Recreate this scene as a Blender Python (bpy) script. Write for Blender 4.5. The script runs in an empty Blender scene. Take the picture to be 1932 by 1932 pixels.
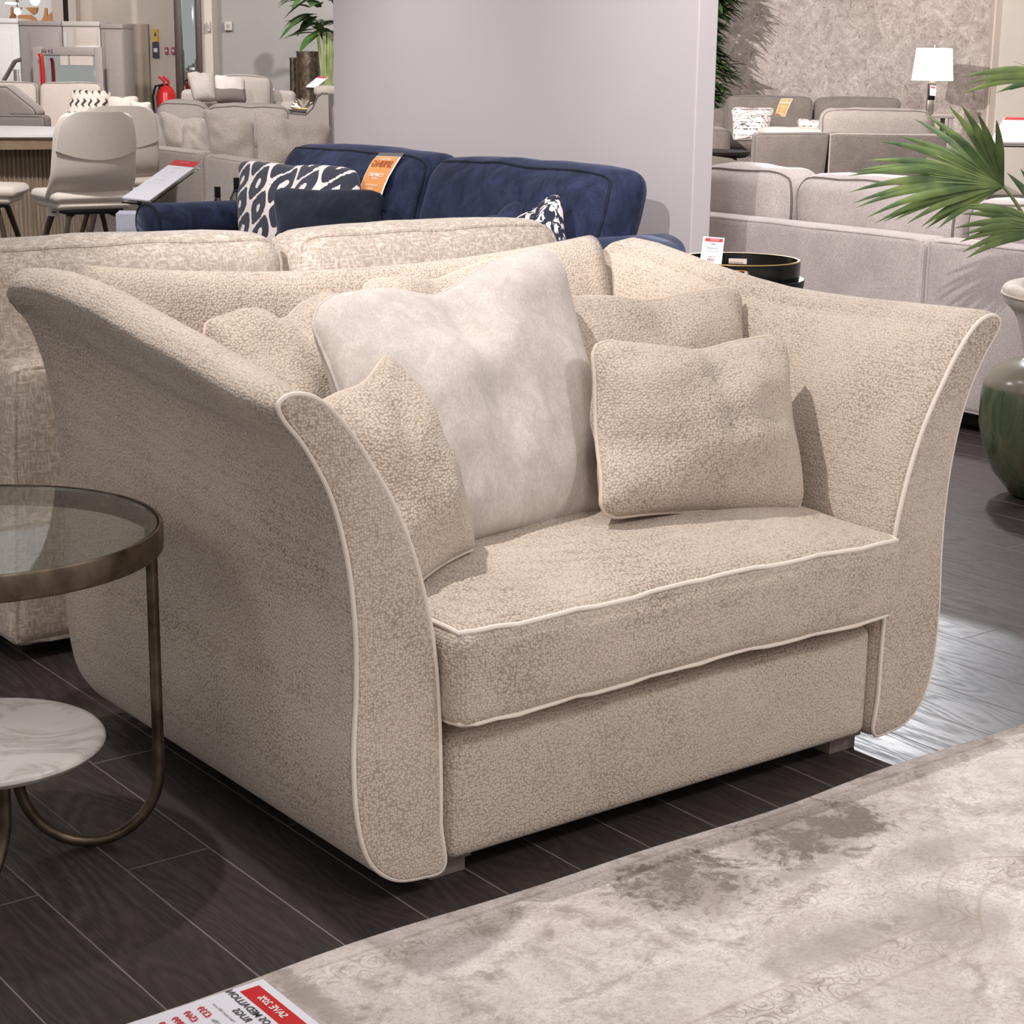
import bpy, bmesh, math, random
import numpy as np
from mathutils import Vector, Matrix, noise as mnoise
from mathutils.geometry import tessellate_polygon

# ------------------------------------------------------------------ camera, world, lights, exposure
S = bpy.context.scene
COL = S.collection
FPX, PITCH, ROLL, YAW, CAMZ = 3390.16, 0.244787, 0.014048, 0.656831, 1.25
_fw = np.array([math.sin(YAW)*math.cos(PITCH), math.cos(YAW)*math.cos(PITCH), -math.sin(PITCH)])
_rt0 = np.array([math.cos(YAW), -math.sin(YAW), 0.0]); _up0 = np.cross(_rt0, _fw)
_rt = _rt0*math.cos(ROLL)+_up0*math.sin(ROLL); _up = -_rt0*math.sin(ROLL)+_up0*math.cos(ROLL)
cam_data = bpy.data.cameras.new('camera'); cam = bpy.data.objects.new('camera', cam_data); COL.objects.link(cam)
cam_data.sensor_width = 36.0; cam_data.sensor_height = 36.0; cam_data.lens = 36.0*FPX/1932
cam_data.clip_end = 200; cam_data.clip_start = .05
cam.matrix_world = Matrix(((_rt[0], _up[0], -_fw[0], 0), (_rt[1], _up[1], -_fw[1], 0), (_rt[2], _up[2], -_fw[2], CAMZ), (0, 0, 0, 1)))
S.camera = cam
S.view_settings.view_transform = 'Standard'; S.view_settings.look = 'None'
S.view_settings.gamma = 1.0; S.view_settings.use_curve_mapping = False
S.view_settings.exposure = 0.0

def srgb(r, g, b):
    f = lambda c: (c/255/12.92) if c/255 <= .04045 else ((c/255+.055)/1.055)**2.4
    return (f(r), f(g), f(b), 1.0)

world = bpy.data.worlds.new('world'); S.world = world; world.use_nodes = True
world.node_tree.nodes['Background'].inputs[0].default_value = (1.0, .93, .90, 1)
world.node_tree.nodes['Background'].inputs[1].default_value = 0.49

def light(kind, name, loc, target, power, color=(1, .96, .92), **kw):
    d = bpy.data.lights.new(name, kind); d.energy = power; d.color = color
    for k, v in kw.items(): setattr(d, k, v)
    o = bpy.data.objects.new(name, d); COL.objects.link(o); o.location = loc
    o.rotation_euler = (Vector(target)-Vector(loc)).to_track_quat('-Z', 'Y').to_euler()
    return o
# ceiling spotlights of the showroom, with some added fill spots
def Bp(u, v, z): return (u*math.cos(YAW)+v*math.sin(YAW), -u*math.sin(YAW)+v*math.cos(YAW), z)
def spot(loc, target, power, size, soft=.08, blend=.8, color=(1, .965, .94)): return light('SPOT', 'spot_light', loc, target, power, color, spot_size=size, spot_blend=blend, shadow_soft_size=soft)
spot((.95, 2.75, 3.15), (2.5, 2.4, .4), 245, 1.25, .03, .9)
spot((-2.2, 2.0, 2.9), (1.3, 2.7, .3), 80, .6, .6)  # added soft fill, lifts the loveseat's outer left side
spot((.9, -.6, 3.1), (2.0, 2.1, .3), 120, 1.1, .5)  # added front fill from the camera side
spot((3.6, -.6, 3.1), (2.6, 1.2, 0), 150, 1.3, .15)
spot((-2.0, 0.0, 3.1), (4.2, 4.9, .95), 1250, .40, .03, .5)
spot((2.2, 6.4, 3.1), (3.8, 5.6, .6), 90, 1.5, .1)
spot(Bp(-1.3, 6.2, 3.1), Bp(-1.3, 7.7, .7), 110, 1.3, .1)  # added to brighten the sign stand sheet
spot((3.6, 1.6, 3.1), (4.4, 4.6, 1.2), 190, 1.0, .1)  # added to brighten the narrow end of the partition
spot((10.8, 10.0, 3.1), (3.15, 2.15, 0), 2000, .20, .04, .3, (.93, .95, 1))
spot((6.4, 5.6, 3.1), (5.6, 4.4, .6), 240, 1.7, .1)
spot((3.2, 3.6, 3.1), (5.2, 4.2, .3), 200, 1.4, .1)
spot((2.7, 4.8, 3.1), (2.3, 3.7, .7), 55, 1.6, .1)
spot(Bp(-1.0, 11.6, 3.1), Bp(2.6, 19, 1.2), 2100, 1.3, .03)
spot(Bp(4.6, 15.5, 3.1), Bp(4.2, 19, 1.0), 150, 1.7, .2)
spot(Bp(2.8, 12.4, 3.1), Bp(3.0, 14.8, .5), 300, 1.7, .1)
spot(Bp(-2.6, 9.0, 3.1), Bp(-3.0, 12, .5), 430, 1.8, .1)
spot(Bp(-1.6, 12.0, 3.1), Bp(-1.8, 14, .5), 190, 1.8, .08)
spot(Bp(-3.6, 14.5, 3.1), Bp(-4.0, 18.5, .8), 380, 1.9, .1)
spot(Bp(-.8, 15.5, 3.1), Bp(-1.6, 19.5, 1.2), 420, 1.7, .04)
spot(Bp(-5.0, 20.0, 3.6), Bp(-5.5, 23.8, 1.8), 420, 1.9, .3)

# ------------------------------------------------------------------ sight lines of the survey
def sight(px, py, v):
    """world point seen at (px,py) in the photograph at horizontal distance v along the view heading"""
    d = _fw+_rt*(px-966)/FPX-_up*(py-966)/FPX
    h = d[0]*math.sin(YAW)+d[1]*math.cos(YAW)
    return np.array([0, 0, CAMZ])+d*v/h
def onX(px, py, X):
    d = _fw+_rt*(px-966)/FPX-_up*(py-966)/FPX; return np.array([0, 0, CAMZ])+d*X/d[0]
def onY(px, py, Y):
    d = _fw+_rt*(px-966)/FPX-_up*(py-966)/FPX; return np.array([0, 0, CAMZ])+d*Y/d[1]
def toB(p):   # world -> view-aligned floor frame (u right, v forward, z)
    return np.array([p[0]*math.cos(YAW)-p[1]*math.sin(YAW), p[0]*math.sin(YAW)+p[1]*math.cos(YAW), p[2]])
def fromB(p):
    p = np.asarray(p, float); u, v = p[..., 0], p[..., 1]
    return np.stack([u*math.cos(YAW)+v*math.sin(YAW), -u*math.sin(YAW)+v*math.cos(YAW), p[..., 2]], -1)
def sB(px, py, v): return toB(sight(px, py, v))

# ------------------------------------------------------------------ materials
MATS = {}
class NT:
    def __init__(s, name):
        s.m = bpy.data.materials.new(name); s.m.use_nodes = True; s.t = s.m.node_tree; s.n = s.t.nodes
        s.b = s.n['Principled BSDF']; s.x = 0
    def add(s, typ, **kw):
        nd = s.n.new(typ); s.x -= 40; nd.location = (s.x*4, 0)
        for k, v in kw.items(): setattr(nd, k, v)
        return nd
    def link(s, a, b): s.t.links.new(a, b)
    def coords(s, sc=(1, 1, 1), rot=(0, 0, 0), loc=(0, 0, 0), kind='Object'):
        tc = s.add('ShaderNodeTexCoord'); mp = s.add('ShaderNodeMapping')
        mp.inputs['Scale'].default_value = sc; mp.inputs['Rotation'].default_value = rot; mp.inputs['Location'].default_value = loc
        s.link(tc.outputs[kind], mp.inputs[0]); return mp.outputs[0]
    def noise(s, vec, scale, detail=2, rough=.5, dist=0):
        n = s.add('ShaderNodeTexNoise'); n.inputs['Scale'].default_value = scale; n.inputs['Detail'].default_value = detail
        n.inputs['Roughness'].default_value = rough; n.inputs['Distortion'].default_value = dist
        s.link(vec, n.inputs['Vector']); return n.outputs['Fac']
    def vor(s, vec, scale, feature='F1', out='Distance', rand=1):
        n = s.add('ShaderNodeTexVoronoi', feature=feature); n.inputs['Scale'].default_value = scale
        n.inputs['Randomness'].default_value = rand; s.link(vec, n.inputs['Vector']); return n.outputs[out]
    def wave(s, vec, scale, dist=0, det=2, dscale=1, typ='BANDS', direction='X', profile='SIN'):
        n = s.add('ShaderNodeTexWave', wave_type=typ, wave_profile=profile)
        if typ == 'BANDS': n.bands_direction = direction
        for k, v in (('Scale', scale), ('Distortion', dist), ('Detail', det), ('Detail Scale', dscale)): n.inputs[k].default_value = v
        s.link(vec, n.inputs['Vector']); return n.outputs['Fac']
    def ramp(s, fac, stops, interp='LINEAR'):
        n = s.add('ShaderNodeValToRGB'); e = n.color_ramp.elements; n.color_ramp.interpolation = interp
        while len(e) < len(stops): e.new(.5)
        for i, (p, c) in enumerate(stops):
            e[i].position = p; e[i].color = c if hasattr(c, '__len__') else (c, c, c, 1)
        s.link(fac, n.inputs[0]); return n.outputs[0]
    def mix(s, fac, a, b, mode='MIX'):
        n = s.add('ShaderNodeMix', data_type='RGBA', blend_type=mode)
        for sock, v in ((n.inputs[0], fac), (n.inputs[6], a), (n.inputs[7], b)):
            if isinstance(v, bpy.types.NodeSocket): s.link(v, sock)
            else: sock.default_value = v
        return n.outputs[2]
    def math(s, op, a, b=0.0, c=None):
        n = s.add('ShaderNodeMath', operation=op)
        for i, v in enumerate((a, b) if c is None else (a, b, c)):
            if isinstance(v, bpy.types.NodeSocket): s.link(v, n.inputs[i])
            else: n.inputs[i].default_value = v
        return n.outputs[0]
    def sep(s, vec):
        n = s.add('ShaderNodeSeparateXYZ'); s.link(vec, n.inputs[0]); return n.outputs
    def comb(s, x, y, z=0.0):
        n = s.add('ShaderNodeCombineXYZ')
        for i, v in enumerate((x, y, z)):
            if isinstance(v, bpy.types.NodeSocket): s.link(v, n.inputs[i])
            else: n.inputs[i].default_value = v
        return n.outputs[0]
    def bump(s, h, strength=.3, dist=.002):
        n = s.add('ShaderNodeBump'); n.inputs['Strength'].default_value = strength; n.inputs['Distance'].default_value = dist
        s.link(h, n.inputs['Height']); s.link(n.outputs[0], s.b.inputs['Normal'])
    def color(s, c):
        if isinstance(c, bpy.types.NodeSocket): s.link(c, s.b.inputs['Base Color'])
        else: s.b.inputs['Base Color'].default_value = c
    def set(s, **kw):
        for k, v in kw.items(): s.b.inputs[k.replace('_', ' ')].default_value = v
def done(name, nt): MATS[name] = nt.m; return nt.m

def plain(name, c, rough=.5, metal=0, var=.06, scale=6, **kw):
    t = NT(name); v = t.coords()
    f = t.noise(v, scale, 3)
    a = tuple(x*(1-var) for x in c[:3])+(1,); b = tuple(min(1, x*(1+var)) for x in c[:3])+(1,)
    t.color(t.ramp(f, [(.3, a), (.7, b)])); t.set(Roughness=rough, Metallic=metal, **kw); return done(name, t)

def pebble(name, dark, light_, scale=215, sheen=.2):
    t = NT(name); v = t.coords()
    w = t.noise(v, 40, 2); vv = t.add('ShaderNodeVectorMath', operation='ADD'); t.link(v, vv.inputs[0])
    sc = t.add('ShaderNodeVectorMath', operation='SCALE'); sc.inputs[3].default_value = .0015
    n3 = t.add('ShaderNodeTexNoise'); n3.inputs['Scale'].default_value = 60; t.link(v, n3.inputs['Vector']); t.link(n3.outputs['Color'], sc.inputs[0]); t.link(sc.outputs[0], vv.inputs[1])
    d = t.vor(vv.outputs[0], scale, 'F1', rand=.7)
    peb = t.ramp(d, [(.25, 1), (.80, 0)])
    big = t.noise(v, 5, 4, .6)
    nap = t.noise(v, 1.6, 3, .5, .6)
    fine = t.noise(v, 420, 2)
    base = t.mix(peb, dark, light_)
    base = t.mix(t.ramp(big, [(.35, 0), (.7, .5)]), base, tuple(x*1.12 for x in light_[:3])+(1,))
    base = t.mix(t.ramp(nap, [(.4, 0), (.62, .22)]), base, tuple(x*.72 for x in light_[:3])+(1,))
    base = t.mix(t.ramp(fine, [(.3, 0), (.8, .25)]), base, dark)
    t.color(base); t.set(Roughness=.9, Sheen_Weight=sheen, Sheen_Roughness=.5); t.b.inputs['Specular IOR Level'].default_value = .15
    t.bump(peb, .55, .002); return done(name, t)

def weave(name, a, b, s1=(60, 60, 12), sheen=.3, bump=.3, mott=.35, aniso=True, rot=(0, 0, 0)):
    t = NT(name); v1 = t.coords(s1, rot); v2 = t.coords((s1[2], s1[2], s1[0]), rot); v0 = t.coords()
    f1 = t.noise(v1, 6, 2); f2 = t.noise(v2, 6, 2)
    f = t.math('MAXIMUM', f1, f2); big = t.noise(v0, 7, 3, .6, .4)
    c = t.mix(t.ramp(f, [(.46, 0), (.68, 1)]), a, b)
    c = t.mix(t.ramp(big, [(.38, 0), (.68, mott)]), c, tuple(x*.72 for x in a[:3])+(1,))
    t.color(c); t.set(Roughness=.85, Sheen_Weight=sheen, Sheen_Roughness=.45); t.b.inputs['Specular IOR Level'].default_value = .2
    t.bump(f, bump, .0015); return done(name, t)

def velvet(name, a, b, sheen=.5, scale=12, bump=.15, fine=300, tint=None):
    t = NT(name); v = t.coords((1, 1, .6)); big = t.noise(v, scale, 4, .65, .8); f = t.noise(v, fine, 2)
    c = t.mix(t.ramp(big, [(.34, 0), (.68, 1)]), a, b); c = t.mix(t.ramp(f, [(.35, 0), (.75, .45)]), c, tuple(x*.7 for x in a[:3])+(1,))
    t.color(c); t.set(Roughness=.8, Sheen_Weight=sheen, Sheen_Roughness=.35)
    if tint: t.b.inputs['Sheen Tint'].default_value = tint
    t.b.inputs['Specular IOR Level'].default_value = .2
    t.bump(f, bump, .001); return done(name, t)

PEB = pebble('oatmeal_pebble_chenille', srgb(142, 125, 111), srgb(212, 197, 183))
PIPE = plain('cream_piping', srgb(226, 214, 203), .8)
SELFPIPE = plain('oatmeal_piping', srgb(204, 188, 173), .85, var=.06, scale=80)
PALE = velvet('pale_silver_velvet', srgb(198, 187, 180), srgb(217, 207, 201), .3, 30, .15, 260)
BEIGE = weave('beige_slub_chenille', srgb(180, 164, 150), srgb(222, 210, 199), (34, 34, 9), mott=.25)
NAVY = velvet('navy_chenille', srgb(26, 31, 52), srgb(50, 58, 88), .25, 14, .3, 240, (.6, .65, 1, 1))
NAVYD = velvet('dark_navy_chenille', srgb(20, 24, 36), srgb(34, 40, 56), .2, 14, .3, 200, (.6, .65, .9, 1))
GREY = weave('taupe_grey_chenille', srgb(146, 135, 128), srgb(174, 163, 155), (40, 40, 18), mott=.2)
LILAC = weave('silver_grey_linen', srgb(176, 164, 162), srgb(200, 190, 187), (40, 40, 20), bump=.2)
DARKG = weave('slate_grey_linen', srgb(112, 102, 96), srgb(142, 131, 124), (30, 30, 20))
CREAMF = weave('cream_linen', srgb(192, 180, 168), srgb(214, 203, 192), (40, 40, 20))
CHAIRF = plain('greige_chair_fabric', srgb(200, 189, 179), .85, var=.05, scale=120, Sheen_Weight=.3)
PALEG = plain('pale_upholstery', srgb(204, 190, 181), .85, var=.05, scale=60)
MIDG = plain('light_grey_upholstery', srgb(172, 162, 156), .85, var=.06, scale=60)
FADEG = plain('grey_upholstery', srgb(158, 148, 143), .85, var=.06, scale=60)
DARKWOOD = plain('dark_stained_wood', srgb(62, 48, 42), .45, var=.2, scale=30)
FOOTWOOD = plain('washed_grey_wood', srgb(128, 112, 104), .6, var=.15, scale=60)
BLACK = plain('black_lacquer', srgb(16, 16, 16), .25)
BLACKM = plain('black_metal', srgb(22, 22, 22), .4, .5)
WHITE = plain('white_paint', srgb(232, 228, 226), .5, var=.02)
PAPER = plain('white_paper', srgb(228, 226, 234), .6, var=.01)
PAPERG = plain('pale_grey_paper', srgb(205, 206, 220), .6, var=.05, scale=50)
RED = plain('red_print', srgb(200, 40, 44), .5, var=.02)
DREDP = plain('dark_red_print', srgb(170, 60, 90), .5, var=.02)
INK = plain('dark_grey_print', srgb(70, 66, 70), .6, var=.02)
ORANGE = plain('orange_card', srgb(224, 150, 84), .5, var=.04)
RUST = plain('rust_print', srgb(170, 88, 42), .5, var=.02)
WHITEP = plain('white_print', srgb(244, 240, 238), .6, var=.01)
REDG = plain('red_enamel', srgb(190, 18, 24), .3, var=.03)
YELLOW = plain('yellow_sign', srgb(226, 176, 40), .5, var=.03)
BLUES = plain('navy_sign', srgb(40, 50, 66), .5, var=.05)
CABG = plain('grey_paint', srgb(158, 148, 144), .55, var=.03)
CABL = plain('light_grey_paint', srgb(192, 184, 178), .55, var=.03)
CREAMP = plain('cream_wall_paint', srgb(206, 194, 182), .7, var=.02)
TAN = plain('tan_panel', srgb(172, 155, 140), .7, var=.03)
GWALL = plain('grey_green_wall', srgb(158, 154, 150), .7, var=.02)
WALLP = plain('mauve_grey_wall', srgb(192, 184, 187), .8, var=.015, scale=3)
WOODO = plain('orange_plywood', srgb(178, 122, 74), .6, var=.1)
STEEL = plain('brushed_steel', srgb(150, 145, 140), .35, .9)
BRASSD = NT('aged_bronze'); _v = BRASSD.coords((1, 1, 1)); BRASSD.color(BRASSD.ramp(BRASSD.noise(_v, 25, 3, .5), [(.3, srgb(74, 65, 54)), (.7, srgb(122, 108, 92))])); BRASSD.set(Roughness=.42, Metallic=.85); BRASSD.bump(BRASSD.noise(_v, 90, 3), .15, .001); BRASSD = done('aged_bronze', BRASSD)
GOLD = plain('brass_edge', srgb(205, 170, 110), .3, .8)
GREYPIPE = plain('dark_grey_piping', srgb(112, 102, 98), .8)
def glass(name, c, rough=0, ior=1.45):
    t = NT(name); v = t.coords(); t.color(t.ramp(t.noise(v, 3), [(0, c), (1, c)])); t.set(Roughness=rough, IOR=ior, Transmission_Weight=1.0); return done(name, t)
GLASS = glass('clear_glass', (.86, .95, .92, 1), 0, 1.35)
ACRYL = glass('clear_acrylic', (.97, .98, .98, 1), .02, 1.3)
MIRROR = plain('mirror_glass', srgb(205, 218, 216), .03, 1.0, var=.01)

def marble():
    t = NT('white_marble'); v = t.coords(); n = t.noise(v, 5, 6, .6, 1.6)
    vein = t.ramp(n, [(.44, 1.0), (.5, .0), (.56, 1.0)])
    c = t.mix(vein, srgb(196, 188, 184), srgb(226, 219, 215)); big = t.noise(v, 3, 3)
    t.color(t.mix(t.ramp(big, [(.4, 0), (.75, .5)]), c, srgb(200, 190, 184))); t.set(Roughness=.25); return done('white_marble', t)
MARBLE = marble()

def floor_mat():
    t = NT('dark_oak_planks'); v = t.coords(); x, y, z = t.sep(v)
    pv = t.comb(t.math('ADD', y, .31), t.math('SUBTRACT', x, .0967), 0)
    br = t.add('ShaderNodeTexBrick'); t.link(pv, br.inputs['Vector'])
    br.offset = .37; br.offset_frequency = 2; br.squash = 1
    for k, val in (('Scale', 1.0), ('Mortar Size', .0015), ('Mortar Smooth', .1), ('Brick Width', 1.2), ('Row Height', .14665), ('Bias', 0.0)): br.inputs[k].default_value = val
    br.inputs['Color1'].default_value = (0, 0, 0, 1); br.inputs['Color2'].default_value = (1, 1, 1, 1)
    plank = br.outputs['Color']; mort = br.outputs['Fac']
    # grain, shifted per plank row
    row = t.math('FLOOR', t.math('DIVIDE', t.math('SUBTRACT', x, .0967), .14665))
    gv = t.comb(t.math('MULTIPLY', x, 1.0), t.math('ADD', t.math('MULTIPLY', y, .16), t.math('MULTIPLY', row, 3.71)), 0)
    warp = t.noise(gv, 8, 2, .45, .3)
    g1 = t.math('SINE', t.math('MULTIPLY', warp, 110))
    g2 = t.noise(t.comb(t.math('MULTIPLY', x, 240), t.math('MULTIPLY', y, 22)), 1, 3, .6)
    grain = t.math('ADD', t.math('MULTIPLY', g1, .13), g2)
    c = t.ramp(grain, [(.25, srgb(40, 35, 35)), (.5, srgb(56, 48, 47)), (.75, srgb(72, 63, 62))])
    c = t.mix(t.math('MULTIPLY', plank, .25), c, srgb(44, 39, 39))
    c = t.mix(mort, c, srgb(120, 112, 112))  # pale groove colour: painted light of bevels catching the lamps
    t.color(c)
    r = t.math('ADD', t.ramp(grain, [(.3, .58), (.7, .36)]), t.math('MULTIPLY', mort, .4)); t.link(r, t.b.inputs['Roughness'])
    t.link(t.math('MULTIPLY_ADD', mort, -.5, .5), t.b.inputs['Specular IOR Level'])
    t.bump(t.math('SUBTRACT', grain, t.math('MULTIPLY', mort, 3.0)), .22, .0012); return done('dark_oak_planks', t)
FLOOR = floor_mat()

def rug_mat():
    t = NT('distressed_medallion_rug'); v = t.coords(); x, y, z = t.sep(v)
    n1 = t.noise(v, 4.5, 10, .78, .6); n2 = t.noise(v, 46, 6, .8, .6); n3 = t.noise(v, 9, 6, .7, .8)
    mid = srgb(190, 179, 173); hi = srgb(222, 213, 209); lo = srgb(150, 138, 129); dk = srgb(98, 86, 72)
    c = t.mix(t.ramp(n1, [(.38, 0), (.6, 1)]), mid, hi)
    c = t.mix(t.ramp(t.math('ADD', t.math('MULTIPLY', n3, .6), t.math('MULTIPLY', n2, .4)), [(.5, 0), (.62, .85)]), c, lo)
    # worn stains at their places in the weave
    def blob(cx, cy, rx, ry, s):
        dx = t.math('DIVIDE', t.math('SUBTRACT', x, cx), rx); dy = t.math('DIVIDE', t.math('SUBTRACT', y, cy), ry)
        d = t.math('ADD', t.math('MULTIPLY', dx, dx), t.math('MULTIPLY', dy, dy))
        d = t.math('ADD', d, t.math('MULTIPLY', t.math('SUBTRACT', n3, .5), 4.2))
        d = t.math('ADD', d, t.math('MULTIPLY', t.math('SUBTRACT', n2, .5), 3.6))
        return t.math('MULTIPLY', t.ramp(d, [(.1, 1), (1.15, 0)]), s)
    for a in ((1.80, 1.865, .14, .12, .9), (2.10, 1.90, .21, .10, .9), (1.98, 1.80, .14, .03, .4), (2.05, 1.55, .12, .1, .35), (1.83, 1.60, .15, .05, .35), (2.3, 1.3, .2, .18, .5), (1.5, 1.42, .18, .1, .4), (2.75, 1.80, .2, .06, .45), (1.14, 1.9, .03, .16, .55), (2.2, 1.72, .16, .05, .3)):
        c = t.mix(blob(*a), c, dk)
    # carved scroll ornament: spirals in jittered cells
    vo = t.add('ShaderNodeTexVoronoi', feature='F1'); vo.inputs['Scale'].default_value = 22; vo.inputs['Randomness'].default_value = .75
    wv = t.add('ShaderNodeVectorMath', operation='ADD'); t.link(v, wv.inputs[0])
    nn = t.add('ShaderNodeTexNoise'); nn.inputs['Scale'].default_value = 18; t.link(v, nn.inputs['Vector'])
    s3 = t.add('ShaderNodeVectorMath', operation='SCALE'); s3.inputs[3].default_value = .03; t.link(nn.outputs['Color'], s3.inputs[0]); t.link(s3.outputs[0], wv.inputs[1])
    t.link(wv.outputs[0], vo.inputs['Vector'])
    sb = t.add('ShaderNodeVectorMath', operation='SUBTRACT'); t.link(wv.outputs[0], sb.inputs[0]); t.link(vo.outputs['Position'], sb.inputs[1])
    lx, ly, lz = t.sep(sb.outputs[0])
    ang = t.math('ARCTAN2', ly, lx); rad = t.math('SQRT', t.math('ADD', t.math('MULTIPLY', lx, lx), t.math('MULTIPLY', ly, ly)))
    spir = t.math('SINE', t.math('ADD', t.math('MULTIPLY', rad, 520), ang))
    line = t.ramp(spir, [(.55, 0), (.95, 1)])
    def band(coord, c0, w):
        return t.ramp(t.math('ABSOLUTE', t.math('SUBTRACT', coord, c0)), [(max(0, w-.004), 1), (w+.004, 0)])
    edge = t.math('ABSOLUTE', t.math('SUBTRACT', y, 1.60))
    # medallion outline: scalloped band
    sc = t.math('MULTIPLY', t.math('MULTIPLY', t.math('ABSOLUTE', t.math('SINE', t.math('MULTIPLY', t.math('SUBTRACT', x, 2.03), 9))), .11), t.math('GREATER_THAN', x, 2.03))
    my = t.math('ADD', y, t.math('MULTIPLY', sc, -1.0))
    m = t.math('MAXIMUM', band(my, 1.52, .035), t.math('MULTIPLY', band(y, 1.95, .025), .8))
    m = t.math('MAXIMUM', m, t.math('MULTIPLY', t.math('MULTIPLY', band(y, 1.70, .06), band(x, 2.0, .2)), .8))
    m = t.math('MAXIMUM', m, t.math('MULTIPLY', band(my, 1.30, .06), .7))
    m = t.math('MAXIMUM', m, .16)
    worn = t.ramp(n3, [(.38, .25), (.6, 1)])
    lf = t.math('MULTIPLY', t.math('MULTIPLY', line, m), worn)
    lines2 = t.math('MULTIPLY', t.math('MAXIMUM', t.math('MAXIMUM', band(my, 1.56, .0025), band(my, 1.482, .0025)), band(y, 1.985, .002)), worn)
    lf = t.math('MAXIMUM', lf, lines2)
    c = t.mix(t.math('MULTIPLY', lf, .75), c, srgb(150, 132, 118))
    sp = t.noise(v, 260, 2); c = t.mix(t.ramp(sp, [(.52, 0), (.75, .55)]), c, lo)
    sp2 = t.noise(v, 110, 4, .8); c = t.mix(t.ramp(sp2, [(.5, 0), (.68, .45)]), c, lo)
    t.color(c); t.set(Roughness=.95, Sheen_Weight=.15); t.bump(t.math('ADD', t.math('MULTIPLY', sp, .5), t.math('MULTIPLY', lf, -1.0)), .35, .0015)
    return done('distressed_medallion_rug', t)
RUG = rug_mat()

def wallpaper_mat():
    t = NT('bark_texture_wallpaper'); v = t.coords(); a = t.noise(v, 5, 8, .7, 1.2); b = t.noise(v, 22, 6, .75, 1.5); d = t.vor(v, 9, 'DISTANCE_TO_EDGE')
    f = t.math('ADD', t.math('MULTIPLY', a, .5), t.math('MULTIPLY', b, .5))
    c = t.ramp(f, [(.36, srgb(140, 126, 118)), (.5, srgb(178, 164, 157)), (.62, srgb(210, 198, 191))])
    k = t.noise(t.coords((1, 1, .6)), 11, 3, .6, 3.0)
    c = t.mix(t.ramp(k, [(.60, 0), (.70, .7)]), c, srgb(112, 98, 92))
    t.color(c); t.set(Roughness=.8); t.bump(f, .3, .01); return done('bark_texture_wallpaper', t)
WPAPER = wallpaper_mat()

def rib_mat():
    t = NT('ribbed_washed_oak'); v = t.coords(); f = t.noise(t.coords((30, 30, 2)), 2, 4); t.color(t.ramp(f, [(.3, srgb(134, 116, 98)), (.7, srgb(168, 150, 130))])); t.set(Roughness=.6); return done('ribbed_washed_oak', t)
RIB = rib_mat()
OAK = plain('washed_oak', srgb(140, 118, 96), .5, var=.12, scale=20)

def ikat_mat(name, sx, sy, axis='Y', rough_edges=.012):
    """navy and off-white ikat in the pillow's own plane (coords in metres)"""
    t = NT(name); v = t.coords(); x, y, z = t.sep(v)
    n = t.noise(v, 90, 2); h = x if axis == 'X' else y
    h = t.math('ADD', h, t.math('MULTIPLY', t.math('SUBTRACT', n, .5), rough_edges)); zz = t.math('ADD', z, t.math('MULTIPLY', t.math('SUBTRACT', n, .5), rough_edges*1.5))
    a = t.math('MULTIPLY', h, sx); b = t.math('MULTIPLY', zz, sy)
    # diamonds lattice + eyes
    ca = t.math('COSINE', a); cb = t.math('COSINE', b)
    lat = t.math('ABSOLUTE', t.math('ADD', ca, cb))
    l1 = t.ramp(lat, [(.30, 1), (.33, 0)], 'LINEAR')
    eye = t.ramp(t.math('ADD', ca, cb), [(.0, 0), (.5, 0), (1, 1)])
    e1 = t.math('GREATER_THAN', t.math('ADD', ca, cb), 1.86)
    e2 = t.math('GREATER_THAN', t.math('MULTIPLY', t.math('ADD', ca, cb), -1.0), 1.8)
    s2 = t.math('LESS_THAN', t.math('ABSOLUTE', t.math('ADD', t.math('SINE', t.math('MULTIPLY', a, 1.5)), t.math('MULTIPLY', cb, 1.1))), .22)
    m = t.math('MAXIMUM', t.math('MAXIMUM', l1, e1), e2)
    t.color(t.mix(m, srgb(24, 30, 50), srgb(222, 210, 208))); t.set(Roughness=.85, Sheen_Weight=.2); return done(name, t)
IKAT = ikat_mat('navy_ivory_ikat', 38, 36)
def brush_mat():
    t = NT('navy_brushstroke_print'); v = t.coords((1, 1, 1)); f = t.noise(t.coords((30, 30, 9), (0, .5, .2)), 1.4, 3, .5, .8)
    t.color(t.ramp(f, [(.5, srgb(24, 30, 52)), (.54, srgb(225, 215, 214))], 'LINEAR')); t.set(Roughness=.85); return done('navy_brushstroke_print', t)
BRUSH = brush_mat()
def grid_print(name, cell, a=srgb(222, 210, 203), b=srgb(92, 82, 78)):
    t = NT(name); v = t.coords(); br = t.add('ShaderNodeTexBrick'); x, y, z = t.sep(v)
    t.link(t.comb(t.math('MULTIPLY', t.math('ADD', x, y), 1.0), z), br.inputs['Vector'])
    for k, val in (('Scale', 1.0), ('Mortar Size', cell*.10), ('Brick Width', cell), ('Row Height', cell*1.6), ('Mortar Smooth', 0)): br.inputs[k].default_value = val
    br.offset = .5; n = t.noise(v, 40, 2)
    m = t.math('MULTIPLY', br.outputs['Fac'], t.ramp(n, [(.42, 0), (.5, 1)])); t.color(t.mix(m, a, b)); t.set(Roughness=.9); return done(name, t)
GRIDP = grid_print('ivory_grid_print', .035)
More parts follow.
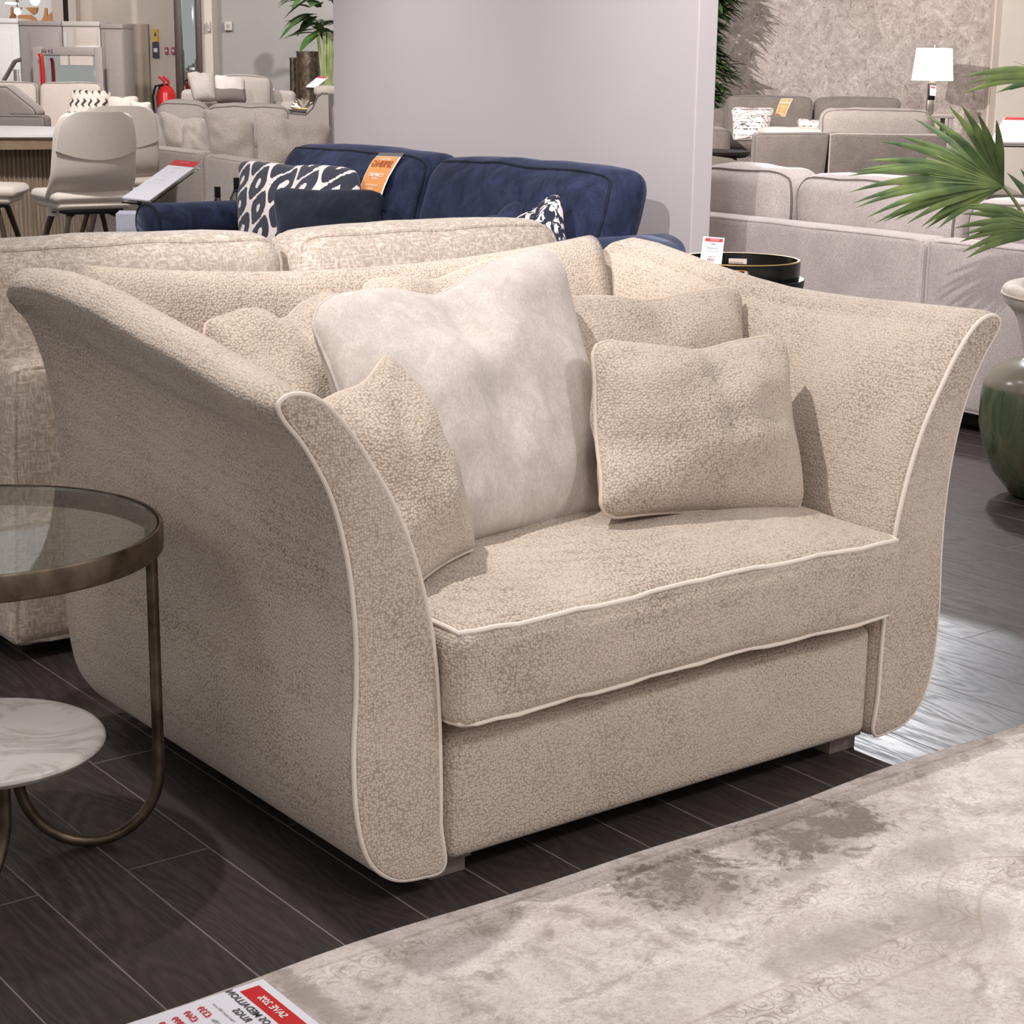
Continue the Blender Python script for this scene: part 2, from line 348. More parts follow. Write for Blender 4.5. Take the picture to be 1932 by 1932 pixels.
def ogee():
    t = NT('black_ivory_ogee_print'); v = t.coords(); x, y, z = t.sep(v); h = t.math('MULTIPLY', t.math('SUBTRACT', x, y), 75); k = t.math('MULTIPLY', z, 110)
    f = t.math('ADD', t.math('SINE', t.math('ADD', h, t.math('MULTIPLY', t.math('SINE', k), .9))), t.math('MULTIPLY', t.math('SINE', t.math('MULTIPLY', k, .5)), .5))
    t.color(t.ramp(t.math('MULTIPLY_ADD', f, .33, .5), [(.2, srgb(60, 52, 50)), (.34, srgb(212, 200, 190))])); t.set(Roughness=.9); return done('black_ivory_ogee_print', t)
OGEE = ogee()
def stripes():
    t = NT('grey_banded_wool'); v = t.coords(); x, y, z = t.sep(v); zz = t.math('ADD', z, t.math('MULTIPLY', t.noise(v, 6, 1), .05))
    t.color(t.ramp(zz, [(.0, srgb(120, 108, 104)), (.145, srgb(124, 112, 108)), (.15, srgb(212, 198, 192)), (.25, srgb(212, 198, 192)), (.256, srgb(104, 94, 90)), (.33, srgb(150, 138, 132))])); t.set(Roughness=.9); return done('grey_banded_wool', t)
STRIPE = stripes()
def vasegreen():
    t = NT('aged_green_glaze'); v = t.coords((1, 1, .25)); f = t.noise(v, 14, 6, .7, 1.0); x, y, z = t.sep(t.coords())
    c = t.ramp(f, [(.3, srgb(52, 62, 46)), (.5, srgb(84, 94, 72)), (.7, srgb(112, 108, 86))])
    c = t.mix(t.ramp(z, [(.335, 0), (.345, 1)]), c, srgb(122, 116, 102)); t.color(c); t.set(Roughness=.22); return done('aged_green_glaze', t)
VASEG = vasegreen()
def leafm(name, a, b):
    t = NT(name); v = t.coords(); t.color(t.ramp(t.noise(v, 9, 2), [(.35, a), (.65, b)])); t.set(Roughness=.45, Subsurface_Weight=.0); return done(name, t)
PALM = leafm('palm_green', srgb(66, 90, 58), srgb(118, 136, 78))
PALMY = leafm('palm_rib_green', srgb(120, 140, 90), srgb(150, 160, 100))
LEAF = leafm('glossy_leaf_green', srgb(34, 62, 28), srgb(66, 98, 42))
STEMG = leafm('stem_green', srgb(92, 104, 52), srgb(122, 130, 72))
def lampm():
    t = NT('lit_lampshade'); v = t.coords(); t.color(t.ramp(t.noise(v, 30), [(0, srgb(245, 240, 232)), (1, srgb(250, 246, 240))]))
    t.b.inputs['Emission Color'].default_value = (1, .95, .9, 1); t.b.inputs['Emission Strength'].default_value = 1.6; t.set(Roughness=.8); return done('lit_lampshade', t)
LAMPW = lampm()
def bulb():
    t = NT('lit_bulb'); v = t.coords(); t.color(t.ramp(t.noise(v, 3), [(0, (1, 1, 1, 1)), (1, (1, 1, 1, 1))])); t.b.inputs['Emission Color'].default_value = (1, .97, .95, 1); t.b.inputs['Emission Strength'].default_value = 4; return done('lit_bulb', t)
BULB = bulb()
SILV = plain('tarnished_silver', srgb(190, 180, 160), .3, .9)
def traytop():
    t = NT('marbled_tray_glass'); v = t.coords(); f = t.noise(v, 6, 5, .6, 2); t.color(t.ramp(f, [(.35, srgb(120, 98, 92)), (.5, srgb(160, 140, 132)), (.6, srgb(52, 62, 98)), (.7, srgb(30, 36, 60))])); t.set(Roughness=.12); return done('marbled_tray_glass', t)
TRAYG = traytop()

# ------------------------------------------------------------------ geometry helpers
def tag(o, label=None, cat=None, group=None, kind=None):
    if label: o['label'] = label
    if cat: o['category'] = cat
    if group: o['group'] = group
    if kind: o['kind'] = kind
    return o
def thing(name, label, cat, loc=(0, 0, 0), rotz=0, group=None, B=False):
    o = bpy.data.objects.new(name, None); COL.objects.link(o)
    if B: loc = tuple(fromB(loc)); rotz = rotz-YAW
    o.location = loc; o.rotation_euler = (0, 0, rotz); o.empty_display_size = .1
    return tag(o, label, cat, group)
def world_mat(o):
    m = Matrix.Translation(o.location) @ o.rotation_euler.to_matrix().to_4x4() @ Matrix.Diagonal(Vector((*o.scale, 1)))
    return world_mat(o.parent) @ m if o.parent else m
def rz(pts, a, c=(0, 0)):
    p = np.asarray(pts, float).copy(); x = p[:, 0]-c[0]; y = p[:, 1]-c[1]
    p[:, 0] = c[0]+x*math.cos(a)-y*math.sin(a); p[:, 1] = c[1]+x*math.sin(a)+y*math.cos(a); return p

class MB:
    """collects shapes, then links them as one mesh; points are world, or 'B' (view frame), or 'L' (local to parent)"""
    def __init__(s, space='W'): s.v = []; s.f = []; s.n = 0; s.space = space
    def add(s, v, f):
        v = np.asarray(v, float).reshape(-1, 3); s.v.append(v); s.f += [tuple(i+s.n for i in q) for q in f]; s.n += len(v); return s
    def build(s, name, mat, parent=None, smooth=True, label=None, angle=40):
        V = np.concatenate(s.v)
        if s.space == 'B': V = fromB(V)
        me = bpy.data.meshes.new(name); o = bpy.data.objects.new(name, me); COL.objects.link(o)
        if parent is not None:
            o.parent = parent
            if s.space != 'L':
                M = np.array(world_mat(parent).inverted()); V = V@M[:3, :3].T+M[:3, 3]
        else:
            c = np.array([(V[:, 0].min()+V[:, 0].max())/2, (V[:, 1].min()+V[:, 1].max())/2, V[:, 2].min()])
            if s.space == 'B':
                o.location = tuple(c); o.rotation_euler = (0, 0, -YAW); M = np.array(world_mat(o).inverted()); V = V@M[:3, :3].T+M[:3, 3]
            else: o.location = tuple(c); V = V-c
        me.from_pydata([tuple(p) for p in V], [], s.f); me.materials.append(mat)
        if smooth:
            me.polygons.foreach_set('use_smooth', [True]*len(me.polygons))
        bm = bmesh.new(); bm.from_mesh(me); bmesh.ops.recalc_face_normals(bm, faces=bm.faces); bm.to_mesh(me); bm.free()
        if smooth and angle: me.set_sharp_from_angle(angle=math.radians(angle))
        me.update()
        if label: o['label'] = label
        return o
    # ---- shapes
    def box(s, a, b, r=.003, rot=0):
        a = np.array(a, float); b = np.array(b, float); return s.soft((a+b)/2, np.abs(b-a), r, m=1, k=1 if r < .02 else 3, rot=rot)
    def soft(s, c, size, r=.05, puff=(0, 0, 0), m=6, k=3, rot=0, tilt=0, wob=0, tx=None, seed=0):
        hs = np.array(size, float)/2; r = min(r, hs.min()*.999)
        ax = []
        for h in hs:
            inner = np.linspace(-(h-r), h-r, m+1); e = np.arange(1, k+1)/k*r
            ax.append(np.concatenate([-(h-r)-e[::-1], inner, h-r+e]))
        idx = {}; P = []; F = []
        def vid(p):
            q = tuple(np.round(p, 6))
            if q not in idx: idx[q] = len(P); P.append(p)
            return idx[q]
        for a in range(3):
            b, d = (a+1) % 3, (a+2) % 3
            for sg in (-1, 1):
                ids = []
                for x in ax[b]:
                    row = []
                    for y in ax[d]:
                        p = np.zeros(3); p[a] = sg*hs[a]; p[b] = x; p[d] = y; row.append(vid(p))
                    ids.append(row)
                for i in range(len(ids)-1):
                    for j in range(len(ids[0])-1):
                        q = (ids[i][j], ids[i+1][j], ids[i+1][j+1], ids[i][j+1]); F.append(q if sg > 0 else q[::-1])
        s.last = (np.array(c, float), hs, r, puff, rot, tilt, wob, tx, seed)
        P = s._soft(np.array(P)); s.add(P, F); return s
    def _soft(s, P):
        c, hs, r, puff, rot, tilt, wob, tx, seed = s.last
        q = np.clip(P, -(hs-r), hs-r); d = P-q; L = np.linalg.norm(d, axis=1, keepdims=True); L[L == 0] = 1
        Q = q+d/L*r*np.minimum(1, np.abs(d).max(axis=1, keepdims=True)/r)
        n = Q/hs; out = Q.copy()
        for a in range(3):
            b, e = (a+1) % 3, (a+2) % 3
            out[:, a] += puff[a]*n[:, a]*np.clip(1-n[:, b]**2, 0, 1)*np.clip(1-n[:, e]**2, 0, 1)
        if wob:
            for i in range(len(out)):
                w = mnoise.noise_vector(Vector(out[i]*7)+Vector((seed, seed*2, 0))); out[i] += np.array(w)*wob
        if tilt: # lean about x axis
            y = out[:, 1]*math.cos(tilt)-out[:, 2]*math.sin(tilt); z = out[:, 1]*math.sin(tilt)+out[:, 2]*math.cos(tilt); out[:, 1] = y; out[:, 2] = z
        if tx is not None: out = tx(out)
        if rot: out = rz(out, rot)
        return out+c
    def edge_loop(s, axis, sg, n=14, inset=0):
        """points of the last soft box along the rim of the face (axis, sg)"""
        c, hs, r, *_ = s.last; b, d = (axis+1) % 3, (axis+2) % 3; pts = []
        for (b0, d0, b1, d1) in ((-1, -1, 1, -1), (1, -1, 1, 1), (1, 1, -1, 1), (-1, 1, -1, -1)):
            for t in np.linspace(0, 1, n, endpoint=False):
                p = np.zeros(3); p[axis] = sg*(hs[axis]-inset); p[b] = hs[b]*(b0+(b1-b0)*t); p[d] = hs[d]*(d0+(d1-d0)*t); pts.append(p)
        P = np.array(pts)
        for _ in range(1): P = (np.roll(P, 1, 0)+2*P+np.roll(P, -1, 0))/4
        P[:, axis] = sg*(hs[axis]-inset)
        # push back on the cube surface
        for i in range(len(P)):
            q = P[i]/hs; 
            if max(abs(q[b]), abs(q[d])) < 1:
                k = b if abs(q[b]) > abs(q[d]) else d; P[i][k] = math.copysign(hs[k], P[i][k])
        return s._soft(P)
    def tube(s, pts, r, closed=False, n=8, flat=None):
        P = np.asarray(pts, float); N = len(P); rr = np.full(N, r) if np.isscalar(r) else np.asarray(r, float)
        T = (np.roll(P, -1, 0)-np.roll(P, 1, 0)) if closed else np.gradient(P, axis=0)
        T /= np.maximum(np.linalg.norm(T, axis=1, keepdims=True), 1e-9)
        up = np.array([0, 0, 1.0]) if abs(T[0][2]) < .9 else np.array([1.0, 0, 0])
        a = np.cross(T[0], up); a /= np.linalg.norm(a); V = []; F = []
        for i in range(N):
            a = a-T[i]*(a@T[i]); a /= np.linalg.norm(a); b = np.cross(T[i], a)
            for k in range(n):
                th = 2*math.pi*k/n; V.append(P[i]+rr[i]*(a*math.cos(th)*(flat or 1)+b*math.sin(th)))
        for i in range(N if closed else N-1):
            j = (i+1) % N
            for k in range(n): F.append((i*n+k, i*n+(k+1) % n, j*n+(k+1) % n, j*n+k))
        if not closed: F.append(tuple(range(n))[::-1]); F.append(tuple((N-1)*n+k for k in range(n)))
        return s.add(V, F)
    def lathe(s, prof, c=(0, 0, 0), n=40, cap=True):
        V = []; F = []; N = len(prof)
        for (r, z) in prof:
            for k in range(n): th = 2*math.pi*k/n; V.append((c[0]+r*math.cos(th), c[1]+r*math.sin(th), c[2]+z))
        for i in range(N-1):
            for k in range(n): F.append((i*n+k, i*n+(k+1) % n, (i+1)*n+(k+1) % n, (i+1)*n+k))
        if cap: F.append(tuple(range(n))[::-1]); F.append(tuple((N-1)*n+k for k in range(n)))
        return s.add(V, F)
    def quad_slab(s, corners, th):
        """thin plate: four corners in order, thickness th along its normal"""
        C = np.asarray(corners, float); n = np.cross(C[1]-C[0], C[3]-C[0]); n /= np.linalg.norm(n)
        return s.add(np.concatenate([C+n*th/2, C-n*th/2]), [(0, 1, 2, 3), (7, 6, 5, 4), (0, 4, 5, 1), (1, 5, 6, 2), (2, 6, 7, 3), (3, 7, 4, 0)])
    def prism(s, outline, z0, z1):
        n = len(outline); V = [(x, y, z0) for x, y in outline]+[(x, y, z1) for x, y in outline]
        return s.add(V, [tuple(range(n))[::-1], tuple(range(n, 2*n))]+[(i, (i+1) % n, n+(i+1) % n, n+i) for i in range(n)])

def pillow_geo(C, th, pin=.07, chop=0, n=22, seed=1, wr=.006, ex=.42, chopx=0, dents=()):
    """C: corners TL,TR,BR,BL.  returns verts, faces, rim loop"""
    TL, TR, BR, BL = [np.asarray(c, float) for c in C]
    N = np.cross(TR-TL, BL-TL); N /= np.linalg.norm(N)   # normal on front side decided by caller through order
    W = (np.linalg.norm(TR-TL)+np.linalg.norm(BR-BL))/2; Hh = (np.linalg.norm(TL-BL)+np.linalg.norm(TR-BR))/2
    g = np.sin(np.linspace(-math.pi/2, math.pi/2, n+1)); V = []; ids = {}; F = []
    def pos(u, v, sgn):
        cr = max(0, abs(u)-.82)/.18*max(0, abs(v)-.82)/.18
        uu = u*(1-pin*(1-v*v))*(1-.07*cr); vv = v*(1-pin*(1-u*u))*(1-.07*cr)
        ch = chop*math.exp(-((u-chopx)/.30)**2)*((v+1)/2)**1.6
        vv -= ch
        P = ((1+vv)/2)*((1-uu)/2*TL+(1+uu)/2*TR)+((1-vv)/2)*((1-uu)/2*BL+(1+uu)/2*BR)
        b = max(0, (1-u*u))*max(0, (1-v*v)); t = th/2*b**ex
        t *= 1-.45*(ch/(chop+1e-9) if chop else 0)*math.exp(-((u-chopx)/.12)**2)
        for (du, dv, dr, da) in dents: t -= da*math.exp(-((u-du)**2+(v-dv)**2)/dr**2)*b**.2
        w = mnoise.noise(Vector((u*2.2+seed*7.1, v*2.2, sgn*1.7+seed)))*wr*2.2*b**.3+mnoise.noise(Vector((u*5+seed, v*3.1+seed*3, sgn)))*wr*b**.3
        rim = mnoise.noise(Vector((u*1.6+seed*3, v*1.6, seed*2.0)))*wr*2.5
        return P+N*(rim+sgn*(t+w))
    for sgn in (1, -1):
        for i, u in enumerate(g):
            for j, v in enumerate(g):
                edge = i in (0, n) or j in (0, n)
                if edge and sgn < 0: ids[(i, j, -1)] = ids[(i, j, 1)]; continue
                ids[(i, j, sgn)] = len(V); V.append(pos(u, v, sgn if not edge else 0))
    for sgn in (1, -1):
        for i in range(n):
            for j in range(n):
                q = (ids[(i, j, sgn)], ids[(i+1, j, sgn)], ids[(i+1, j+1, sgn)], ids[(i, j+1, sgn)]); F.append(q if sgn > 0 else q[::-1])
    rim = [V[ids[(i, 0, 1)]] for i in range(n)]+[V[ids[(n, j, 1)]] for j in range(n)]+[V[ids[(i, n, 1)]] for i in range(n, 0, -1)]+[V[ids[(0, j, 1)]] for j in range(n, 0, -1)]
    return V, F, rim
def pillow(name, label, C, th, mat, pipe=None, pr=.004, cat='cushion', group=None, cover='cover', **kw):
    V, F, rim = pillow_geo(C, th, **kw); V = np.array(V)
    if pipe is None:
        o = MB().add(V, F).build(name, mat, None, angle=None); return tag(o, label, cat, group)
    t = thing(name, label, cat, (V[:, 0].mean(), V[:, 1].mean(), V[:, 2].min()), 0, group)
    MB().add(V, F).build(cover, mat, t, angle=None); MB().tube(rim, pr, True, 7).build('piping', pipe, t); return t
def px4(pts, v):
    vs = v if hasattr(v, '__len__') else [v]*4
    return [sight(p[0], p[1], q) for p, q in zip(pts, vs)]

def text_geo(txt, size, bold=False, shear=0):
    cu = bpy.data.curves.new('t', 'FONT'); cu.body = txt; cu.size = size; cu.align_x = 'CENTER'; cu.align_y = 'CENTER'; cu.resolution_u = 2; cu.shear = shear
    if bold: cu.offset = size*.018
    ob = bpy.data.objects.new('t', cu); COL.objects.link(ob); dg = bpy.context.evaluated_depsgraph_get(); dg.update()
    me = ob.evaluated_get(dg).to_mesh(); V = np.array([v.co[:] for v in me.vertices]) if len(me.vertices) else np.zeros((0, 3)); F = [tuple(p.vertices) for p in me.polygons]
    ob.evaluated_get(dg).to_mesh_clear(); bpy.data.objects.remove(ob); bpy.data.curves.remove(cu); return V, F
def sheet_print(parent, TL, TR, BL, items, off=.0012, surf=None):
    """items: (kind, cx, cy, w/size, h/text, mat). cx,cy in 0..1 from top-left as SEEN (the lettering is mirrored as in the photo)"""
    TL, TR, BL = [np.asarray(p, float) for p in (TL, TR, BL)]; ex = TR-TL; ey = BL-TL; W = np.linalg.norm(ex); Hh = np.linalg.norm(ey); x = ex/W; y = ey/Hh
    N = np.cross(ey, ex); N /= np.linalg.norm(N)
    f = surf or (lambda a, b: TL+x*a*W+y*b*Hh)
    for it in items:
        if it[0] == 'bar':
            _, cx, cy, w, h, m = it; k = 6; V = []; F = []
            for j in range(k+1):
                for a in (cx-w/2, cx+w/2): V.append(f(a, cy-h/2+h*j/k)+N*off)
            for j in range(k): F.append((2*j, 2*j+2, 2*j+3, 2*j+1))
            MB().add(V, F).build('printed_band', m, parent, smooth=False)
        else:
            _, cx, cy, size, txt, m = it[:6]; mirror = -1; rot = it[6] if len(it) > 6 else 0; bold = it[7] if len(it) > 7 else False
            V, F = text_geo(txt, size*W, bold)
            if len(V) == 0: continue
            P = []
            for p in V:
                a, b = mirror*p[0], -p[1]
                a, b = a*math.cos(rot)-b*math.sin(rot), a*math.sin(rot)+b*math.cos(rot)
                P.append(f(cx+a/W, cy+b/Hh)+N*(off*1.8))
            MB().add(P, F).build('lettering', m, parent, smooth=False)

# ------------------------------------------------------------------ the setting
def struct(name, mb, mat, **kw): return tag(mb.build(name, mat, None, smooth=kw.pop('smooth', False)), kind='structure')
struct('floor', MB().box((-8, -6, -.1), (30, 34, 0), .001), FLOOR)
# white partition behind the navy sofa: long face along Y, narrow end towards the camera
struct('wall_partition', MB().box((4.35, 4.64, 0), (4.44, 6.98, 3.3), .004), WALLP)
# far walls, square to the aisle
struct('wall_back', MB('B').box((sB(143, 20, 20.6)[0], 20.6, 0), (-3.2, 20.8, 3.4), .004), CREAMP)
a = sB(398, 0, 19.6); b = sB(640, 0, 19.6)
struct('wall_niche', MB('B').box((a[0], 19.6, 0), (2.0, 19.8, 3.4), .004), GWALL)
struct('wall_column', MB('B').box((sB(383, 0, 19.4)[0], 19.2, 0), (sB(405, 0, 19.4)[0], 19.6, 3.4), .004), CREAMP)
struct('wall_recess', MB('B').box((sB(240, 100, 20.5)[0], 20.52, 0), (sB(280, 100, 20.5)[0], 20.59, sB(260, 45, 20.5)[2]), .004), TAN)
struct('wall_pier', MB('B').box((sB(98, 20, 20.3)[0], 20.3, 0), (sB(119, 20, 20.3)[0], 20.5, 3.4), .004), PALEG)
struct('trim_1', MB('B').box((sB(119.5, 20, 20.3)[0], 20.3, 0), (sB(128, 20, 20.3)[0], 20.5, 3.4), .004), BLACKM)
struct('trim_2', MB('B').box((sB(128.5, 20, 20.3)[0], 20.3, 0), (sB(143, 20, 20.3)[0], 20.5, 3.4), .004), PALEG)
struct('baseboard_back', MB('B').box((-5.5, 20.56, 0), (-3.4, 20.62, .52), .004), CABG)
struct('wall_wallpaper', MB('B').box((1.6, 19.2, 0), (sB(1880, 100, 19.2)[0], 19.5, 3.6), .004), WPAPER)
struct('trim_3', MB('B').box((sB(1868, 100, 19.1)[0], 19.05, 0), (sB(1879, 100, 19.1)[0], 19.5, 3.6), .004), PALEG)
struct('trim_4', MB('B').box((sB(1879.5, 100, 19.0)[0], 19.0, 0), (sB(1885, 100, 19.0)[0], 19.5, 3.6), .004), BLACKM)
struct('wall_right', MB('B').box((sB(1885.5, 100, 18.8)[0], 18.8, 0), (9.5, 19.5, 3.6), .004), CREAMP)

# ------------------------------------------------------------------ rug and its price sheet
def rug():
    V = []; F = []; nx, ny = 60, 40; X = np.linspace(.45, 4.6, nx+1); Y = np.linspace(-.9, 2.012, ny+1)
    for k, z0 in enumerate((0.0015, .011)):
        for i in range(nx+1):
            for j in range(ny+1):
                yy = Y[j]+(.006*math.sin(X[i]*5+1)+.004*math.sin(X[i]*11)) if j == ny else Y[j]
                e = min(i, nx-i, j, ny-j); z = z0 if k == 0 else (z0-.004 if e == 0 else z0+.0015*mnoise.noise(Vector((X[i]*2, Y[j]*2, 0))))
                V.append((X[i], yy, z))
    o = (nx+1)*(ny+1); q = lambda i, j, k: k*o+i*(ny+1)+j
    for i in range(nx):
        for j in range(ny): F.append((q(i, j, 1), q(i+1, j, 1), q(i+1, j+1, 1), q(i, j+1, 1))); F.append((q(i, j, 0), q(i, j+1, 0), q(i+1, j+1, 0), q(i+1, j, 0)))
    for i in range(nx):
        for j in (0, ny): F.append((q(i, j, 0), q(i+1, j, 0), q(i+1, j, 1), q(i, j, 1)))
    for j in range(ny):
        for i in (0, nx): F.append((q(i, j, 0), q(i, j+1, 0), q(i, j+1, 1), q(i, j, 1)))
    me = bpy.data.meshes.new('rug'); me.from_pydata(V, [], F); me.materials.append(RUG); me.polygons.foreach_set('use_smooth', [True]*len(F))
    o = bpy.data.objects.new('rug', me); COL.objects.link(o)
    tag(o, 'large pale distressed medallion rug with worn brown patches on the dark plank floor', 'rug')
rug()
t = thing('price_sheet', 'white rug price sheet with red SAVE 20% band lying on the rug corner', 'sign', (1.0, 1.85, .0155))
TL = np.array([.90, 1.985, .018]); TR = np.array([1.108, 1.985, .018]); BL = np.array([.90, 1.69, .018])
MB().quad_slab([TL, TR, TR+BL-TL, BL], .002).build('acrylic_plate', PAPER, t, smooth=False)
# the sheet reads from its right-hand side: header along the +X edge
W, Hh = .208, .295
def rot_items(lst):  # (dist from header edge, dist along from far end, size, text, mat)
    out = []
    for d, al, size, txt, m, *b in lst: out.append(('txt', 1-d/W, al/Hh, size/W, txt, m, math.pi/2, True if b else False))
    return out
sheet_print(t, TL, TR, BL, [('bar', 1-.028/W, .5, .030/W, .92, RED)]+rot_items([
    (.028, .074, .016, 'SAVE 20%', WHITEP, 1), (.055, .066, .0155, 'KAOS MEDALLION', INK, 1), (.072, .070, .0155, 'RUGS', INK, 1), (.088, .05, .006, 'Hand tufted 100% wool', INK),
    (.108, .033, .015, '£339', RED, 1), (.128, .033, .015, '£569', RED, 1), (.148, .037, .015, '£899', RED, 1), (.168, .042, .015, '£1279', RED, 1), (.188, .033, .015, '£99', RED, 1),
    (.108, .065, .009, '170x', INK), (.128, .07, .009, '200x', INK)]))

# ------------------------------------------------------------------ the loveseat
CX = 1.985
def spline(pts, n, closed=True):
    P = np.asarray(pts, float); N = len(P); out = []
    seg = N if closed else N-1
    for i in range(seg):
        p0, p1, p2, p3 = P[(i-1) % N], P[i], P[(i+1) % N], P[(i+2) % N]
        if not closed:
            if i == 0: p0 = p1
            if i == seg-1: p3 = p2
        for k in range(n):
            t = k/n; out.append(.5*((2*p1)+(-p0+p2)*t+(2*p0-5*p1+4*p2-p3)*t*t+(-p0+3*p1-3*p2+p3)*t**3))
    if not closed: out.append(P[-1])
    return np.array(out)
# (u = distance from the sofa's centre line, z)
PROF = [(.492, .036), (.535, .030), (.590, .042), (.634, .085), (.655, .16), (.660, .26), (.655, .36), (.656, .46), (.668, .56), (.694, .655), (.735, .73), (.768, .772),
        (.776, .797), (.755, .811), (.720, .806), (.683, .781), (.640, .737), (.598, .68), (.560, .61), (.530, .53), (.505, .43), (.493, .33), (.488, .22), (.487, .10)]
ARMY = [2.096, 2.099, 2.104, 2.112, 2.122, 2.14, 2.2, 2.3, 2.4, 2.5, 2.6, 2.7, 2.8, 2.9, 3.0, 3.07, 3.11, 3.13, 3.14]
LEFT_H = ([2.1, 2.2, 2.29, 2.37, 2.54, 2.72, 2.87, 2.96, 3.07, 3.14], [.805, .819, .833, .845, .864, .886, .895, .895, .884, .868])
RIGHT_H = ([2.1, 2.25, 2.43, 2.59, 2.75, 2.89, 2.97, 3.04, 3.14], [.815, .812, .806, .808, .824, .849, .862, .874, .868])
def arm_section(Y, H, sc=1.0):
    p = spline(PROF, 7).copy(); k = (H-.811)
    up = np.clip((p[:, 1]-.35)/.46, 0, 1); p[:, 1] += k*up**1.3
    # outward roll panel above the side seam
    seam = .735+max(0, (Y-2.45))**1.5*.16
    outer = np.clip((p[:, 0]-.60)/.12, 0, 1); roll = np.clip((p[:, 1]-seam)/.006, 0, 1)*(p[:, 0] > .68); roll = roll*np.clip((.80-p[:, 1]+k)/.02, 0, 1); p[:, 0] += .010*roll*min(1, max(0, (Y-2.12)/.1))
    tb = max(0, Y-2.12)/1.0; p[:, 0] -= np.clip((p[:, 1]-.5)/.35, 0, 1)*.035*tb*outer
    c = np.array([.58, .40]); 
    return c+(p-c)*np.array([sc, 1-(1-sc)*.35])
def inset(S_, d):
    T = np.roll(S_, -1, 0)-np.roll(S_, 1, 0); T /= np.linalg.norm(T, axis=1, keepdims=True)+1e-12; Nn = np.column_stack([-T[:, 1], T[:, 0]])
    if ((S_+Nn*.001-S_.mean(0))**2).sum() > ((S_-Nn*.001-S_.mean(0))**2).sum(): Nn = -Nn
    tip = int(np.argmax(S_[:, 1]+S_[:, 0]*.4)); w = np.full(len(S_), .3); inner = np.arange(len(S_)) > tip
    w = np.where(inner, .3+.7*np.clip((.79-S_[:, 1])/.09, 0, 1)*np.clip((S_[:, 1]-.05)/.06, 0, 1), w)
    return S_+Nn*d*w[:, None]
def arm(sg, parent, label=None):
    V = []; F = []; n = 0
    for Y in ARMY:
        H = float(np.interp(Y, *(LEFT_H if sg < 0 else RIGHT_H))); sc = 1.0
        dn = .016*min(1, max(0, (2.122-Y)/.026))**2
        if Y > 3.07: sc = 1-.30*((Y-3.07)/.07)**3
        S_ = inset(arm_section(Y, H, sc), dn); n = len(S_)
        for u, z in S_: V.append((CX+sg*u, Y, z))
    m = len(ARMY)
    for i in range(m-1):
        for k in range(n):
            q = (i*n+k, (i+1)*n+k, (i+1)*n+(k+1) % n, i*n+(k+1) % n); F.append(q if sg > 0 else q[::-1])
    cap = tuple((m-1)*n+k for k in range(n)); F.append(cap if sg < 0 else cap[::-1])
    a = MB().add(V, F).build('arm', PEB, parent, angle=None)
    # front facing panel with piping round it
    S0 = inset(arm_section(2.11, .811), .014); V = []; F = []
    rings = [(0, 2.108), (0, 2.096), (.003, 2.093), (.009, 2.091), (.016, 2.0905)]
    for d_, y in rings:
        for u, z in inset(S0, d_): V.append((CX+sg*u, y, z))
    for i in range(len(rings)-1):
        for k in range(n): F.append((i*n+k, i*n+(k+1) % n, (i+1)*n+(k+1) % n, (i+1)*n+k))
    b0 = (len(rings)-1)*n
    for tri in tessellate_polygon([[Vector((u, z, 0)) for u, z in inset(S0, .016)]]): F.append(tuple(b0+q for q in tri))
    f = MB().add(V, F).build('arm_facing', PEB, a, angle=35)
    lo = [(CX+sg*u, 2.0955, z) for u, z in inset(arm_section(2.11, .811), .0135)]
    MB().tube(lo, .0042, True, 8).build('piping', PIPE, a, label='cream piping round the arm front')
    return a

love = thing('loveseat', 'wide oatmeal loveseat with flared arms and cream piping, in the centre', 'sofa', (CX, 2.6, 0))
arm(-1, love); arm(1, love)
# curved back between the arms
def backrest():
    V = []; F = []; xs = np.linspace(-.60, .60, 37); n = 0
    base = [(2.99, .10), (2.985, .30), (2.975, .45), (2.985, .58), (3.01, .70), (3.035, .785), (3.055, .825), (3.085, .842), (3.115, .835), (3.132, .805), (3.128, .74), (3.115, .6), (3.11, .45), (3.11, .25), (3.105, .12), (3.08, .09)]
    P = spline(base, 4); n = len(P)
    for x in xs:
        H = .842+.048*abs(x/.66)**2.0; k = H-.842
        for y, z in P: V.append((CX+x, y-.012*(x/.66)**2, z+k*np.clip((z-.3)/.54, 0, 1)))
    m = len(xs)
    for i in range(m-1):
        for k in range(n): F.append((i*n+k, i*n+(k+1) % n, (i+1)*n+(k+1) % n, (i+1)*n+k))
    F.append(tuple(range(n))[::-1]); F.append(tuple((m-1)*n+k for k in range(n)))
    return MB().add(V, F).build('backrest', PEB, love, angle=None)
backrest()
